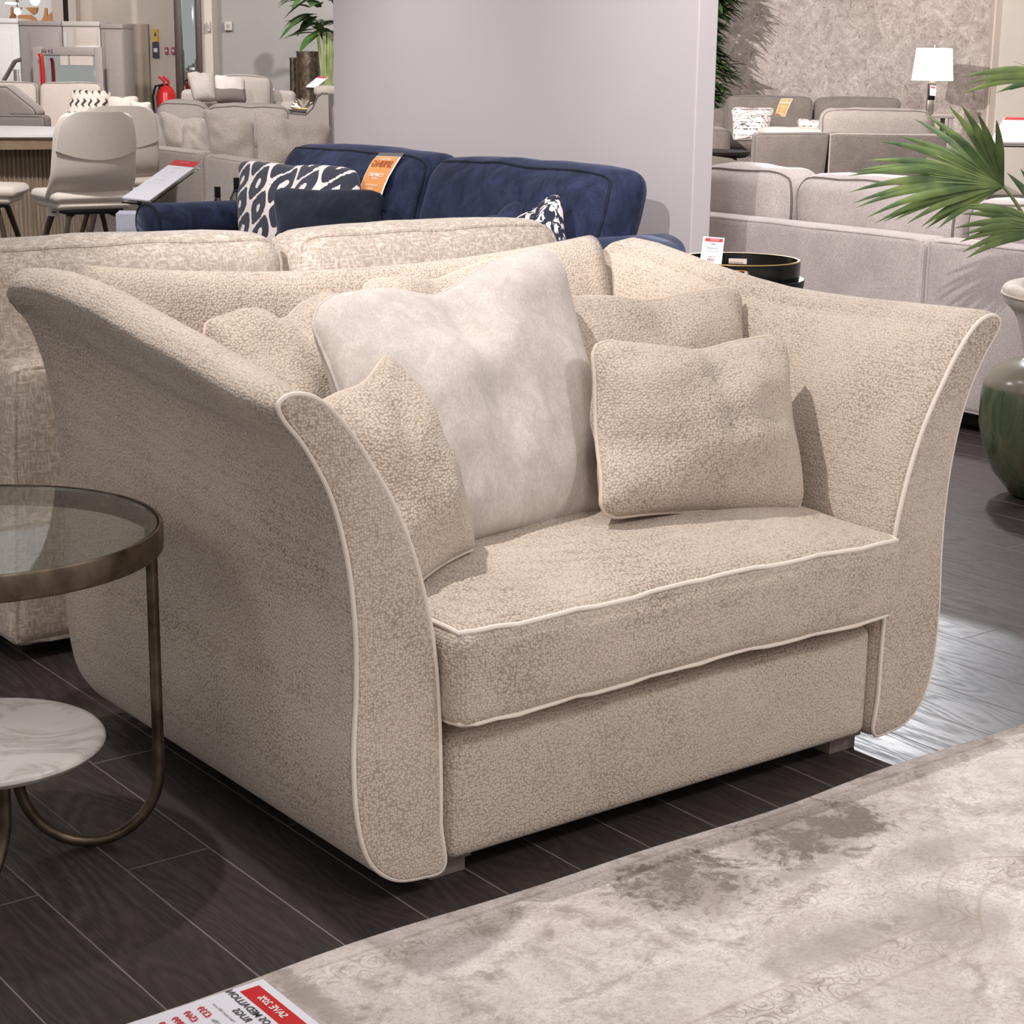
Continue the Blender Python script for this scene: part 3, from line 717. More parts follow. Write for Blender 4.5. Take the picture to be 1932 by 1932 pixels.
# front rail, feet, seat deck
MB().soft((CX, 2.62, .145), (.962, 1.04, .215), .022, (0, .004, .004), m=8, rot=0).build('base', PEB, love)
for fx, fy in ((1.527, 2.17), (2.44, 2.17), (1.53, 3.0), (2.44, 3.0)):
    m = MB(); m.box((fx-.035, fy-.035, 0), (fx+.035, fy+.035, .026), .002); m.box((fx-.042, fy-.042, .0255), (fx+.042, fy+.042, .042), .002); m.build('foot', FOOTWOOD, love)
def seat():
    m = MB()
    def warp(P):
        Q = P.copy(); x = P[:, 0]/.5; y = P[:, 1]/.45
        Q[:, 2] += .003*np.sin(P[:, 0]*9+1)*(P[:, 1] < -.3)-.022*np.maximum(0, -x-.55)*(P[:, 2] < 0)
        return Q
    m.soft((CX, 2.54, .355), (1.0, .98, .155), .032, (.0, .012, .0), m=16, k=4, tx=lambda P: warp(np.column_stack([P[:, 0], P[:, 1], P[:, 2]+np.where(P[:, 2] > 0, .058, -.012)*np.clip(1-(P[:, 0]/.5)**2, 0, 1)**.7*np.clip(1-(P[:, 1]/.49)**2, 0, 1)**.6])), wob=.0022, seed=3)
    l1 = m.edge_loop(2, 1, 26); l2 = m.edge_loop(2, -1, 26)
    c = m.build('seat_cushion', PEB, love, angle=None)
    wav = lambda L: L+np.array([[0, -.001, .0018*math.sin(p[0]*34)+.001*math.sin(p[0]*81)] for p in L])
    MB().tube(wav(l1), .0042, True, 8).build('piping', PIPE, c, label='cream piping along the top edge'); MB().tube(wav(l2), .0042, True, 8).build('piping', PIPE, c, label='cream piping along the bottom edge')
seat()

# scatter cushions on the loveseat
oY = onY
pillow('cushion', 'oatmeal cushion at the back right corner of the loveseat, behind the small right cushion', [oY(1030, 560, 2.64), oY(1402, 538, 2.66), oY(1392, 850, 2.52), oY(1060, 900, 2.50)], .14, PEB, SELFPIPE, pin=.05, chop=.07, seed=4, wr=.006)
pillow('cushion', 'crumpled oatmeal cushion slumped behind the left arm, at the back of the loveseat', [oY(372, 610, 2.84), oY(640, 556, 2.90), oY(720, 800, 2.66), oY(480, 900, 2.60)], .17, PEB, SELFPIPE, pin=.06, chop=.20, seed=9, wr=.014)
pillow('cushion', 'oatmeal cushion of which only two piped corners show above the big pale cushion', [oY(676, 530, 2.93), oY(952, 484, 2.95), oY(960, 860, 2.78), oY(735, 880, 2.76)], .12, PEB, SELFPIPE, pin=.06, chop=.06, seed=5, wr=.006)
pillow('cushion', 'large pale silver velvet cushion with a dented top in the middle of the loveseat', [oY(578, 566, 2.56), oY(1046, 460, 2.62), oY(1162, 972, 2.38), oY(745, 1060, 2.32)], .19, PALE, PALE, pin=.035, chop=.13, chopx=-.04, seed=2, wr=.008, n=30, pr=.0035, dents=((-.02, .62, .25, .02),))
pillow('cushion', 'small square oatmeal cushion standing at the right end of the loveseat seat', [oY(1104, 644, 2.40), oY(1476, 630, 2.42), oY(1516, 970, 2.28), oY(1124, 982, 2.26)], .19, PEB, SELFPIPE, pin=.075, chop=.09, chopx=.05, seed=7, wr=.007, n=28, ex=.5, dents=((-.8, -.25, .25, .03),))
pillow('cushion', 'small oatmeal cushion leaning inside the left arm of the loveseat', [oY(590, 765, 2.37), oY(752, 648, 2.46), oY(905, 1032, 2.30), oY(758, 1130, 2.20)], .15, PEB, SELFPIPE, pin=.06, chop=.06, seed=8, wr=.007, n=26, ex=.5)

# ------------------------------------------------------------------ side table at the left: glass top, marble shelf, bronze hoops
def side_table():
    c = (.955, 2.575); t = thing('side_table', 'round glass-topped bronze side table with white marble shelf, left of the loveseat', 'table', (c[0], c[1], 0))
    MB().lathe([(.268, .520), (.283, .520), (.285, .523), (.285, .557), (.283, .560), (.279, .560), (.279, .548), (.268, .548), (.268, .520)], (*c, 0), 72, False).build('rim', BRASSD, t)
    MB().lathe([(.01, .5485), (.276, .5485), (.2785, .551), (.2785, .556), (.276, .5585), (.01, .5585)], (*c, 0), 72).build('glass_top', GLASS, t)
    MB().lathe([(.02, .200), (.165, .200), (.178, .204), (.185, .212), (.185, .216), (.180, .222), (.168, .225), (.02, .225)], (*c, 0), 56).build('marble_shelf', MARBLE, t, label='white veined marble shelf')
    for k in range(3):
        a0 = math.radians(-13+120*k); d = np.array([math.cos(a0), math.sin(a0)]); s_ = np.array([-d[1], d[0]])
        out = d*.272; inn = d*.055+s_*.05; P = [(c[0]+out[0], c[1]+out[1], .525)]
        for z in np.linspace(.48, .14, 8): P.append((c[0]+out[0], c[1]+out[1], z))
        mid = (out+inn)/2; half = (out-inn)/2
        for th in np.linspace(0, math.pi, 18)[1:-1]:
            q = mid+half*math.cos(th); P.append((c[0]+q[0], c[1]+q[1], .128-.1185*math.sin(th)))
        for z in (.14, .17, .200): P.append((c[0]+inn[0], c[1]+inn[1], z))
        MB().tube(P, .0095, False, 10).build('leg', BRASSD, t)
side_table()

# ------------------------------------------------------------------ generic sofa (front faces -y of its own frame)
def sofa(name, label, cat, loc, rot, w, d=.9, hb=.85, hs=.44, ha=.6, aw=.18, n=2, mat=GREY, pipe=None, B=False, group=None, back_h=None, cush=None, arms=(1, 1), base=.05, backp=True, cushz=None, slope=False, footm=DARKWOOD, cmat=None):
    t = thing(name, label, cat, loc, rot, group, B)
    fh = back_h or hb-.12; cm = cmat or mat
    MB('L').soft((0, 0, (base+hs-.14)/2+.0), (w-.02, d-.02, hs-.14-base), .02, m=3).build('base', mat, t)
    if backp:
        m = MB('L'); m.soft((0, d/2-.08, (base+fh)/2), (w, .16, fh-base), .045, (0, .01, .01), m=6, wob=.002); b = m.build('backrest', mat, t)
        if pipe: MB('L').tube(m.edge_loop(1, 1, 12), .006, True, 6).build('piping', pipe, b)
    for sg, on in zip((-1, 1), arms):
        if not on: continue
        x = sg*(w/2-aw/2); m = MB('L')
        if slope:
            pr = [(-d/2, base), (-d/2, ha-.16), (-d/2+.1, ha-.15), (d*.12, ha-.06), (d*.3, ha+.1), (d/2-.06, ha+.16), (d/2, ha+.14), (d/2, base)]
            V = [(x-aw/2, a, b) for a, b in pr]+[(x+aw/2, a, b) for a, b in pr]; k = len(pr)
            m.add(V, [tuple(range(k)), tuple(range(2*k-1, k-1, -1))]+[(i, k+i, k+(i+1) % k, (i+1) % k) for i in range(k)])
            am = m.build('arm', mat, t, smooth=False)
            if pipe:
                for e in (-1, 1): MB('L').tube([(x+e*aw/2, a, b) for a, b in pr[1:-1]], .005, False, 6).build('piping', pipe, am)
        else:
            m.soft((x, 0, (base+ha)/2), (aw, d, ha-base), min(.05, aw/3), (.006, .004, .006), m=4, wob=.002, seed=sg); am = m.build('arm', mat, t)
            if pipe: MB('L').tube(m.edge_loop(1, -1, 10), .005, True, 6).build('piping', pipe, am)
    iw = w-(aw*(arms[0]+arms[1]))-.02; cx0 = -w/2+aw*arms[0]+.01
    for i in range(n):
        cw = iw/n; m = MB('L'); m.soft((cx0+cw*(i+.5), -.07, hs-.075), (cw-.012, d-.18, .14), .045, (0, .0, .02), m=6, wob=.003, seed=i+3); c = m.build('seat_cushion', cm, t)
        if pipe: MB('L').tube(m.edge_loop(2, 1, 10), .005, True, 6).build('piping', pipe, c)
    for i in range(n if cush is None else cush):
        nn = n if cush is None else cush; cw = iw/nn; m = MB('L'); ch = hb-hs-.0
        m.soft((cx0+cw*(i+.5), d/2-.25, hs+ch/2), (cw-.015, .17, ch), .06, (.0, .03, .02), m=7, tilt=-.13, wob=.006, seed=i*5+int(w*10)); c = m.build('back_cushion', cm, t)
        if pipe:
            for e in (-1, 1): MB('L').tube(m.edge_loop(1, e, 12, .02), .005, True, 6).build('piping', pipe, c)
    for sx in (-1, 1):
        for sy in (-1, 1): MB('L').box((sx*(w/2-.09)-.03, sy*(d/2-.09)-.03, 0), (sx*(w/2-.09)+.03, sy*(d/2-.09)+.03, base+.02), .003).build('foot', footm, t)
    return t

# beige slub sofa directly behind the loveseat, its back towards us
def beige():
    t = thing('sofa', 'beige slub chenille sofa standing back to back behind the loveseat', 'sofa', (2.35, 3.95, 0))
    m = MB(); m.soft((2.24, 3.56, .335), (1.74, .13, .61), .035, (.0, .006, .0), m=10, wob=.003, tx=lambda P: np.column_stack([P[:, 0]+(.03*(P[:, 2]+.3)/.6)*(P[:, 0] < -.8), P[:, 1], P[:, 2]])); b = m.build('backrest', BEIGE, t)
    MB().tube(m.edge_loop(1, -1, 20), .006, True, 7).build('piping', BEIGE, b)
    for i, (x0, x1, z) in enumerate(((1.18, 2.125, .862), (2.155, 2.945, .858))):
        m = MB(); m.soft(((x0+x1)/2, 3.70, (z+.44)/2), (x1-x0, .20, z-.44), .07, (.01, .03, .014), m=10, k=4, tilt=-.05, wob=.006, seed=i+2); c = m.build('back_cushion', BEIGE, t)
        for e in (-1, 1): MB().tube(m.edge_loop(1, e, 20, .018), .0055, True, 7).build('piping', BEIGE, c)
    for i, (x0, x1) in enumerate(((1.30, 2.12), (2.14, 2.98))): MB().soft(((x0+x1)/2, 4.05, .38), (x1-x0, .72, .15), .04, (0, 0, .02), m=6, wob=.003).build('seat_cushion', BEIGE, t)
    MB().soft((2.22, 4.03, .18), (1.70, .86, .26), .02).build('base', BEIGE, t)
    for x in (1.26, 3.08):
        m = MB(); m.soft((x, 4.06, .33), (.2, .86, .6), .06, (.012, .01, .01), m=6, wob=.003); a = m.build('arm', BEIGE, t); MB().tube(m.edge_loop(1, -1, 12), .006, True, 7).build('piping', BEIGE, a)
    for x in (1.45, 3.0):
        for y in (3.6, 4.4): MB().box((x-.03, y-.03, 0), (x+.03, y+.03, .055), .003).build('foot', DARKWOOD, t)
beige()

# navy sofa against the partition, facing the aisle
def navy():
    t = thing('sofa', 'navy blue chenille sofa with rolled arms against the white partition', 'sofa', (3.7, 5.55, 0))
    MB().soft((3.70, 5.55, .20), (.96, 2.30, .28), .03).build('base', NAVY, t)
    MB().soft((4.10, 5.64, .42), (.18, 1.80, .68), .06, (.01, 0, .01), m=6).build('backrest', NAVY, t)
    for i, (y0, y1) in enumerate(((4.47, 5.49), (5.52, 6.52))):
        m = MB(); m.soft((3.86, (y0+y1)/2, .665), (.24, y1-y0, .50), .085, (.035, .012, .012), m=12, k=5, wob=.009, seed=i*4+1, tx=lambda P: np.column_stack([P[:, 0]+(P[:, 2])*.30, P[:, 1], P[:, 2]])); c = m.build('back_cushion', NAVY, t)
        MB().tube(m.edge_loop(0, -1, 20, .028), .006, True, 6).build('piping', NAVYD, c)
        m = MB(); m.soft((3.56, (y0+y1)/2, .40), (.72, y1-y0+.02, .15), .05, (.01, 0, .02), m=6, wob=.003); m.build('seat_cushion', NAVY, t)
    for y, sg, dz in ((6.58, 1, 0), (4.37, -1, .03)):
        # scroll arm, profile in y-z
        pr = spline([(y-.075*sg, .08), (y-.075*sg, .50), (y-.09*sg, .60), (y-.06*sg, .67), (y+.02*sg, .69), (y+.10*sg, .665), (y+.12*sg, .60), (y+.08*sg, .545), (y+.06*sg, .48), (y+.06*sg, .08)], 5)
        V = []; pr[:, 1] += dz*np.clip((pr[:, 1]-.4)/.2, 0, 1); k = len(pr); xs = (3.235, 3.242, 3.27, 3.6, 3.8, 4.15 if sg > 0 else 3.97)
        for x, s in zip(xs, (.93, .98, 1, 1, 1, 1)):
            for a, b in pr: V.append((x, y+(a-y)*s, .36+(b-.36)*(1-(1-s)*.4)))
        F = [(i*k+j, i*k+(j+1) % k, (i+1)*k+(j+1) % k, (i+1)*k+j) for i in range(len(xs)-1) for j in range(k)]+[tuple(range(k))[::-1], tuple((len(xs)-1)*k+j for j in range(k))]
        a = MB().add(V, F).build('arm', NAVY, t, angle=None); MB().tube([(3.24, y+(a_-y)*.98, .36+(b_-.36)*.99) for a_, b_ in pr], .006, True, 6).build('piping', NAVYD, a)
    for x in (3.3, 4.1):
        for y in (4.42, 6.65): MB().box((x-.03, y-.03, 0), (x+.03, y+.03, .065), .003).build('foot', DARKWOOD, t)
navy()
oX = onX
pillow('cushion', 'navy and ivory ikat cushion at the far end of the navy sofa, under its arm', [oX(449, 303, 3.62), oX(676, 316, 3.68), oX(690, 470, 3.50), oX(452, 480, 3.44)], .14, IKAT, None, pin=.04, chop=.03, seed=3)
pillow('cushion', 'plain dark navy cushion in front of the ikat cushion on the navy sofa', [oX(516, 352, 3.50), oX(722, 358, 3.52), oX(716, 500, 3.40), oX(524, 500, 3.38)], .13, NAVYD, None, pin=.05, chop=.03, seed=6)
pillow('cushion', 'plain navy cushion mostly hidden, left of the brush-printed one on the navy sofa', [oX(900, 425, 3.62), oX(982, 376, 3.72), oX(1000, 520, 3.6), oX(900, 560, 3.48)], .13, NAVY, None, pin=.05, chop=.02, seed=16)
pillow('cushion', 'navy and white brush-printed cushion at the near end of the navy sofa', [oX(960, 432, 3.52), oX(1056, 360, 3.62), oX(1076, 520, 3.52), oX(970, 560, 3.40)], .13, BRUSH, None, pin=.05, chop=.02, seed=26)
def ticket(label, name, P, mat_c, spring, small=False):
    """curved card hanging over a cushion: P rows of (left,right) world points from the top down"""
    P = [(np.array(a), np.array(b)) for a, b in P]
    t = thing(name, label, 'ticket', tuple(P[-1][0]))
    def surf(a, b):
        b = min(max(b, 0), .9999)*(len(P)-1); i = int(b); f = b-i; L = P[i][0]*(1-f)+P[i+1][0]*f; R = P[i][1]*(1-f)+P[i+1][1]*f; return L*(1-a)+R*a
    def strip(a0, a1, b0, b1, mat, nm, off):
        N = np.cross(P[-1][0]-P[0][0], P[0][1]-P[0][0]); N /= np.linalg.norm(N); V = []; F = []; k = 10
        for j in range(k+1):
            b = b0+(b1-b0)*j/k; V += [surf(a0, b)+N*off, surf(a1, b)+N*off, surf(a0, b)+N*(off-.0012), surf(a1, b)+N*(off-.0012)]
        for j in range(k): q = 4*j; F += [(q, q+4, q+5, q+1), (q+2, q+3, q+7, q+6), (q, q+2, q+6, q+4), (q+1, q+5, q+7, q+3)]
        F += [(0, 1, 3, 2), (4*k, 4*k+2, 4*k+3, 4*k+1)]
        return MB().add(V, F).build(nm, mat, t, smooth=False)
    strip(0, 1, 0, 1, WHITEP, 'card', .0)
    if not small: strip(0, 1, 0, .085, STEEL, 'clear_tab', .0012)
    strip(.03, .95, .10 if not small else .03, .985, mat_c, 'printed_panel', .0015)
    items = [('txt', .5, .17, .10, 'SALE NOW', WHITEP), ('txt', .49, .28, .235, 'SPRING', spring, 0, True), ('txt', .49, .50, .13, 'COMFORT', WHITEP, 0, True), ('txt', .49, .57, .08, 'EVENT', WHITEP), ('txt', .49, .71, .085, 'YOUR PRICE', WHITEP), ('txt', .49, .78, .08, 'FROM', WHITEP), ('txt', .5, .89, .19, '£1499', WHITEP, 0, True)]
    TL, TR, BL = P[0][0], P[0][1], P[-1][0]
    sheet_print(t, TL, TR, BL, items, .0022, surf); return t
def on_cush(px, py, o=.0): p = onX(px, py, 3.80+o); return p
rows = [((717, 288), (761, 289), .045), ((700, 306), (748, 309), .015), ((688, 330), (734, 333), -.02), ((679, 352), (724, 356), -.045), ((672, 372), (716, 384), -.07)]
ticket('orange SPRING offer card hanging over the navy sofa back cushion', 'offer_ticket', [(oX(*a, 3.80+o-.02), oX(*b, 3.80+o-.02)) for a, b, o in rows], ORANGE, RUST)

# ------------------------------------------------------------------ black tray table with its price card
def tray_table():
    c = toB(sight(1392, 490, 4.78)); c = fromB(c); cx, cy = c[0], c[1]; t = thing('tray_table', 'round black tray side table with brass-edged rim behind the right arm of the loveseat', 'table', (cx, cy, 0))
    z = .775-.02
    R = .165
    MB().lathe([(.01, z-.052), (R-.006, z-.052), (R-.001, z-.046), (R, z-.002), (R-.003, z), (R-.007, z-.002), (R-.008, z-.043), (.01, z-.043)], (cx, cy, 0), 64).build('tray', BLACK, t)
    MB().lathe([(R+.0005, z-.001), (R-.002, z+.0015), (R-.0075, z+.0005), (R-.002, z-.0015)], (cx, cy, 0), 64, False).build('rim', GOLD, t)
    MB().lathe([(.01, z-.0425), (R-.009, z-.0425), (R-.009, z-.041), (.01, z-.041)], (cx, cy, 0), 48).build('tray_inlay', TRAYG, t)
    for a in (YAW*0+math.atan2(cy, cx)+math.pi, math.atan2(cy, cx)):   # hand holes, near and far side
        P = []
        for th in np.linspace(0, 2*math.pi, 24, endpoint=False):
            da = .028*math.copysign(abs(math.cos(th))**.5, math.cos(th))/R*1.0; dz = .009*math.copysign(abs(math.sin(th))**.5, math.sin(th))
            P.append((cx+(R+.0008)*math.cos(a+da), cy+(R+.0008)*math.sin(a+da), z-.022+dz))
        MB().tube(P, .0014, True, 5).build('handle_edging', GOLD, t)
        V = [(cx+(R+s)*math.cos(a+x/R), cy+(R+s)*math.sin(a+x/R), z-.022+zz) for s in (-.0095, .0006) for x, zz in ((-.026, -.007), (.026, -.007), (.026, .007), (-.026, .007))]
        MB().add(V, [(0, 1, 2, 3), (7, 6, 5, 4), (0, 4, 5, 1), (1, 5, 6, 2), (2, 6, 7, 3), (3, 7, 4, 0)]).build('handle', PALEG, t, smooth=False)
    MB().lathe([(R-.002, z-.066), (R+.010, z-.066), (R+.012, z-.064), (R+.012, z-.050), (R+.010, z-.048), (R-.002, z-.048)], (cx, cy, 0), 56, False).build('frame_ring', BLACKM, t)
    for k in range(4):
        a = math.radians(-42+90*k)-.0; x, y = cx+(R+.004)*math.cos(a), cy+(R+.004)*math.sin(a)
        MB().tube([(x, y, z-.05), (x, y, .3), (x, y, .004)], .006, False, 8).build('leg', BLACKM, t)
    MB().lathe([(R-.004, .002), (R+.010, .002), (R+.010, .012), (R-.004, .012)], (cx, cy, 0), 48, False).build('base_ring', BLACKM, t)
    p = thing('price_card', 'small white price card with red header standing in the black tray', 'sign', tuple(fromB(toB(sight(1345, 490, 4.70)))))
    v = 4.70; TL = sight(1327, 446, v+.01); TR = sight(1367, 449, v+.01); BL = sight(1320, 497, v-.01); BR = TR+BL-TL; BR = sight(1361, 499, v-.01)
    MB().quad_slab([TL, TR, BR, BL], .002).build('acrylic_plate', PAPER, p, smooth=False)
    sheet_print(p, TL, TR, BL, [('bar', .52, .11, .82, .12, RED), ('txt', .55, .11, .10, 'SAVE 20%', WHITEP), ('txt', .50, .26, .10, 'LEAFY', INK), ('txt', .50, .41, .085, 'Tray side table', INK), ('txt', .5, .52, .055, 'Black metal with glass inlay', INK), ('txt', .5, .72, .09, 'our price', INK), ('txt', .48, .84, .16, '£239', DREDP, 0, True)], .0016)
tray_table()

# ------------------------------------------------------------------ silver-grey sofa on the right, back towards the aisle
def rsofa():
    t = thing('sofa', 'long silver grey sofa seen from behind at the right, beyond the tray table', 'sofa', (5.5, 4.4, 0))
    lean = lambda P: np.column_stack([P[:, 0]-P[:, 2]*.0, P[:, 1], P[:, 2]])
    for i, (y0, y1) in enumerate(((4.222, 5.62), (3.02, 4.214))):
        m = MB(); m.soft((5.17, (y0+y1)/2, .365), (.15, y1-y0, .60), .028, (.004, 0, .003), m=8, wob=.0025, seed=i); b = m.build('back_panel', LILAC, t)
        MB().tube(m.edge_loop(0, -1, 20), .005, True, 6).build('piping', LILAC, b)
    for i, (y0, y1, z) in enumerate(((5.08, 5.66, .845), (4.26, 5.06, .84), (3.05, 4.2, .80))):
        m = MB(); m.soft((5.40, (y0+y1)/2, (z+.42)/2), (.26, y1-y0, z-.42), .085, (.03, .015, .015), m=10, k=4, wob=.010, seed=i*3+2); c = m.build('back_cushion', LILAC, t)
        for e in (-1, 1): MB().tube(m.edge_loop(0, e, 18, .03), .005, True, 6).build('piping', GREYPIPE, c)
        MB().soft((5.72, (y0+y1)/2, .36), (.7, y1-y0, .14), .045, (0, 0, .015), m=5, wob=.003).build('seat_cushion', LILAC, t)
    MB().soft((5.62, 4.32, .18), (.95, 2.56, .24), .02).build('base', LILAC, t)
    MB().soft((5.62, 5.70, .33), (1.0, .16, .50), .05, m=4).build('arm', LILAC, t)
    MB().box((5.13, 3.05, .02), (6.05, 5.6, .075), .004).build('plinth', BLACKM, t)
rsofa()
# dark coffee table and round pouf beyond it, slate sofas further back
p = sB(1345, 320, 9.2)
tt = thing('pouf', 'round cream fabric tub chair back peeping out beside the partition', 'chair', (p[0]-.06, p[1], 0), 0, None, True)
MB('L').lathe([(.02, .05), (.30, .05), (.31, .10), (.315, .60), (.30, .70), (.24, .765), (.15, .80), (.02, .815)], (0, 0, 0), 40).build('backrest', CREAMF, tt)
MB('L').lathe([(.02, 0), (.2, 0), (.2, .05), (.02, .05)], (0, 0, 0), 24).build('plinth', DARKWOOD, tt)
tt.name = 'tub_chair'
p = sB(1345, 284, 12.6)
tt = thing('coffee_table', 'low dark oval coffee table in front of the slate corner sofa', 'table', (p[0]-.05, p[1], 0), 0, None, True)
zt = p[2]; MB('L').lathe([(.02, zt-.04), (.28, zt-.04), (.31, zt-.02), (.31, zt), (.02, zt)], (0, 0, 0), 40).build('table_top', DARKWOOD, tt)
for k in range(3): a = 2.1*k; MB('L').tube([(.2*math.cos(a), .2*math.sin(a), zt-.03), (.26*math.cos(a), .26*math.sin(a), .002)], .015).build('leg', DARKWOOD, tt)

# far sofa with the orange card
L_ = sB(1330, 200, 17.6); R_ = sB(1748, 200, 17.6)
w = R_[0]-L_[0]
far = sofa('sofa', 'long slate grey sofa against the textured wallpaper, with an orange card on it', 'sofa', ((L_[0]+R_[0])/2, 17.5, 0), 0, w, .95, sB(1500, 184, 17.6)[2], .45, .68, .2, 2, DARKG, GREYPIPE, B=True)
v = 14.6; L_ = sB(1424, 250, v); M_ = sB(1566, 248, v); R_ = sB(1792, 245, v)
def darkcorner():
    t = thing('sofa', 'slate grey corner sofa seen from behind, a silver cushion along its back', 'sofa', ((L_[0]+R_[0])/2, v+.45, 0), 0, None, True)
    m = MB('B'); zt = L_[2]
    m.soft(((L_[0]+M_[0])/2, v+.1, zt/2+.03), (M_[0]-L_[0], .2, zt-.06), .03, m=5, tx=lambda P: np.column_stack([P[:, 0]-(.07*(.35-P[:, 2]))*(P[:, 0] > 0), P[:, 1], P[:, 2]+.02*(P[:, 0])])); a = m.build('arm', DARKG, t)
    MB('B').tube(m.edge_loop(1, -1, 14), .006, True, 6).build('piping', GREYPIPE, a)
    m = MB('B'); m.soft(((M_[0]+R_[0])/2+.0, v+.11, zt/2+.035), (R_[0]-M_[0], .2, zt-.055), .03, m=5); a = m.build('backrest', DARKG, t)
    MB('B').tube(m.edge_loop(1, -1, 14), .006, True, 6).build('piping', CREAMF, a)
    c0 = sB(1553, 232, v+.2); c1 = sB(1766, 222, v+.2); zt2 = sB(1650, 207, v+.2)[2]
    m = MB('B'); m.soft(((c0[0]+c1[0])/2, v+.33, (zt2+.52)/2), (c1[0]-c0[0], .22, zt2-.52), .09, (.02, .02, .01), m=8, k=4, wob=.012); c = m.build('back_cushion', GREY, t)
    MB('B').tube(m.edge_loop(1, -1, 16, .03), .006, True, 6).build('piping', GREYPIPE, c)
    MB('B').soft(((L_[0]+R_[0])/2, v+.6, .25), (R_[0]-L_[0]-.02, .8, .36), .04).build('base', DARKG, t)
    c0 = sB(1440, 241, v+.4); c1 = sB(1556, 241, v+.4)
    MB('B').soft(((c0[0]+c1[0])/2, v+.5, c0[2]-.10), (c1[0]-c0[0], .5, .2), .06, wob=.01).build('seat_cushion', CREAMF, t)
darkcorner()
pillow('cushion', 'ivory cushion with black grid print at the left end of the far slate sofa', px4([(1379, 202), (1463, 204), (1448, 266), (1382, 266)], [16.9, 16.9, 16.7, 16.7]), .16, GRIDP, None, pin=.05, chop=.04, seed=31, n=14)
pillow('cushion', 'ivory grid-printed cushion half hidden behind the silver cushion on the slate sofas', px4([(1503, 223), (1566, 225), (1570, 262), (1506, 262)], 16.6), .14, GRIDP, None, pin=.05, chop=.03, seed=32, n=14)
rows = [((1474, 186), (1496, 186), 17.12), ((1470, 195), (1491, 196), 17.1), ((1466, 206), (1486, 207), 17.08), ((1462, 219), (1481, 220), 17.05)]
ticket('orange offer card hanging on the far slate sofa by the wallpaper', 'offer_ticket', [(sight(*a, q-.05), sight(*b, q-.05)) for a, b, q in rows], ORANGE, WHITEP, True)
def lamp():
    v = 18.4; c = sB(1761, 122, v); t = thing('table_lamp', 'white table lamp glowing at the right end of the far slate sofa', 'lamp', (c[0], c[1], .55), 0, None, True)
    zt = sB(1761, 91, v)[2]; zb = sB(1761, 152, v)[2]; r1 = .175; r0 = .203; x = c[0]; 
    MB('B').lathe([(r0, zb), (r1, zt), (r1-.006, zt), (r0-.006, zb)], (c[0], c[1], 0), 40, False).build('lamp_shade', LAMPW, t)
    MB('B').lathe([(.02, zb-.02), (.028, zb-.02), (.028, zb+.05), (.02, zb+.05)], (c[0], c[1], 0), 12).build('stem', STEEL, t)
    MB('B').box((x-.035, c[1]-.035, zb-.19), (x+.03, c[1]+.035, zb-.02), .004).build('base', BLACK, t, label='black block base')
    MB('B').box((x-.04, c[1]-.04, zb-.33), (x+.025, c[1]+.04, zb-.19), .004).build('foot', STEEL, t)
    MB('B').tube([(x, c[1], zt), (x, c[1], zt+.04)], .006).build('finial', STEEL, t)
    pt = light('POINT', 'lamp_bulb', tuple(fromB((c[0], c[1], (zt+zb)/2))), (0, 0, 0), 9, (1, .85, .7), shadow_soft_size=.05); pt.parent = t; pt.matrix_parent_inverse = world_mat(t).inverted()
    g = thing('price_tag', 'small white tag with pink header hanging below the glowing lampshade', 'tag', (c[0], c[1]-.06, zb-.16), 0, None, True)
    A = sight(1755, 161, v-.1); B_ = sight(1766, 162, v-.1); D = sight(1754, 180, v-.1)
    MB().quad_slab([A, B_, B_+D-A, D], .002).build('card', PAPER, g, smooth=False); sheet_print(g, A, B_, D, [('bar', .5, .18, .8, .2, DREDP), ('txt', .5, .82, .25, '£99', DREDP)], .002)
    s = thing('lamp_table', 'small grey lamp table beside the far slate sofa under the glowing lamp', 'table', (c[0], c[1], 0), 0, None, True)
    h = zb-.33; MB('B').box((x-.2, c[1]-.2, h-.03), (x+.2, c[1]+.2, h), .004).build('table_top', CABG, s)
    for sx in (-1, 1):
        for sy in (-1, 1): MB('B').box((x+sx*.17-.02, c[1]+sy*.17-.02, 0), (x+sx*.17+.02, c[1]+sy*.17+.02, h-.03), .002).build('leg', CABG, s)
lamp()

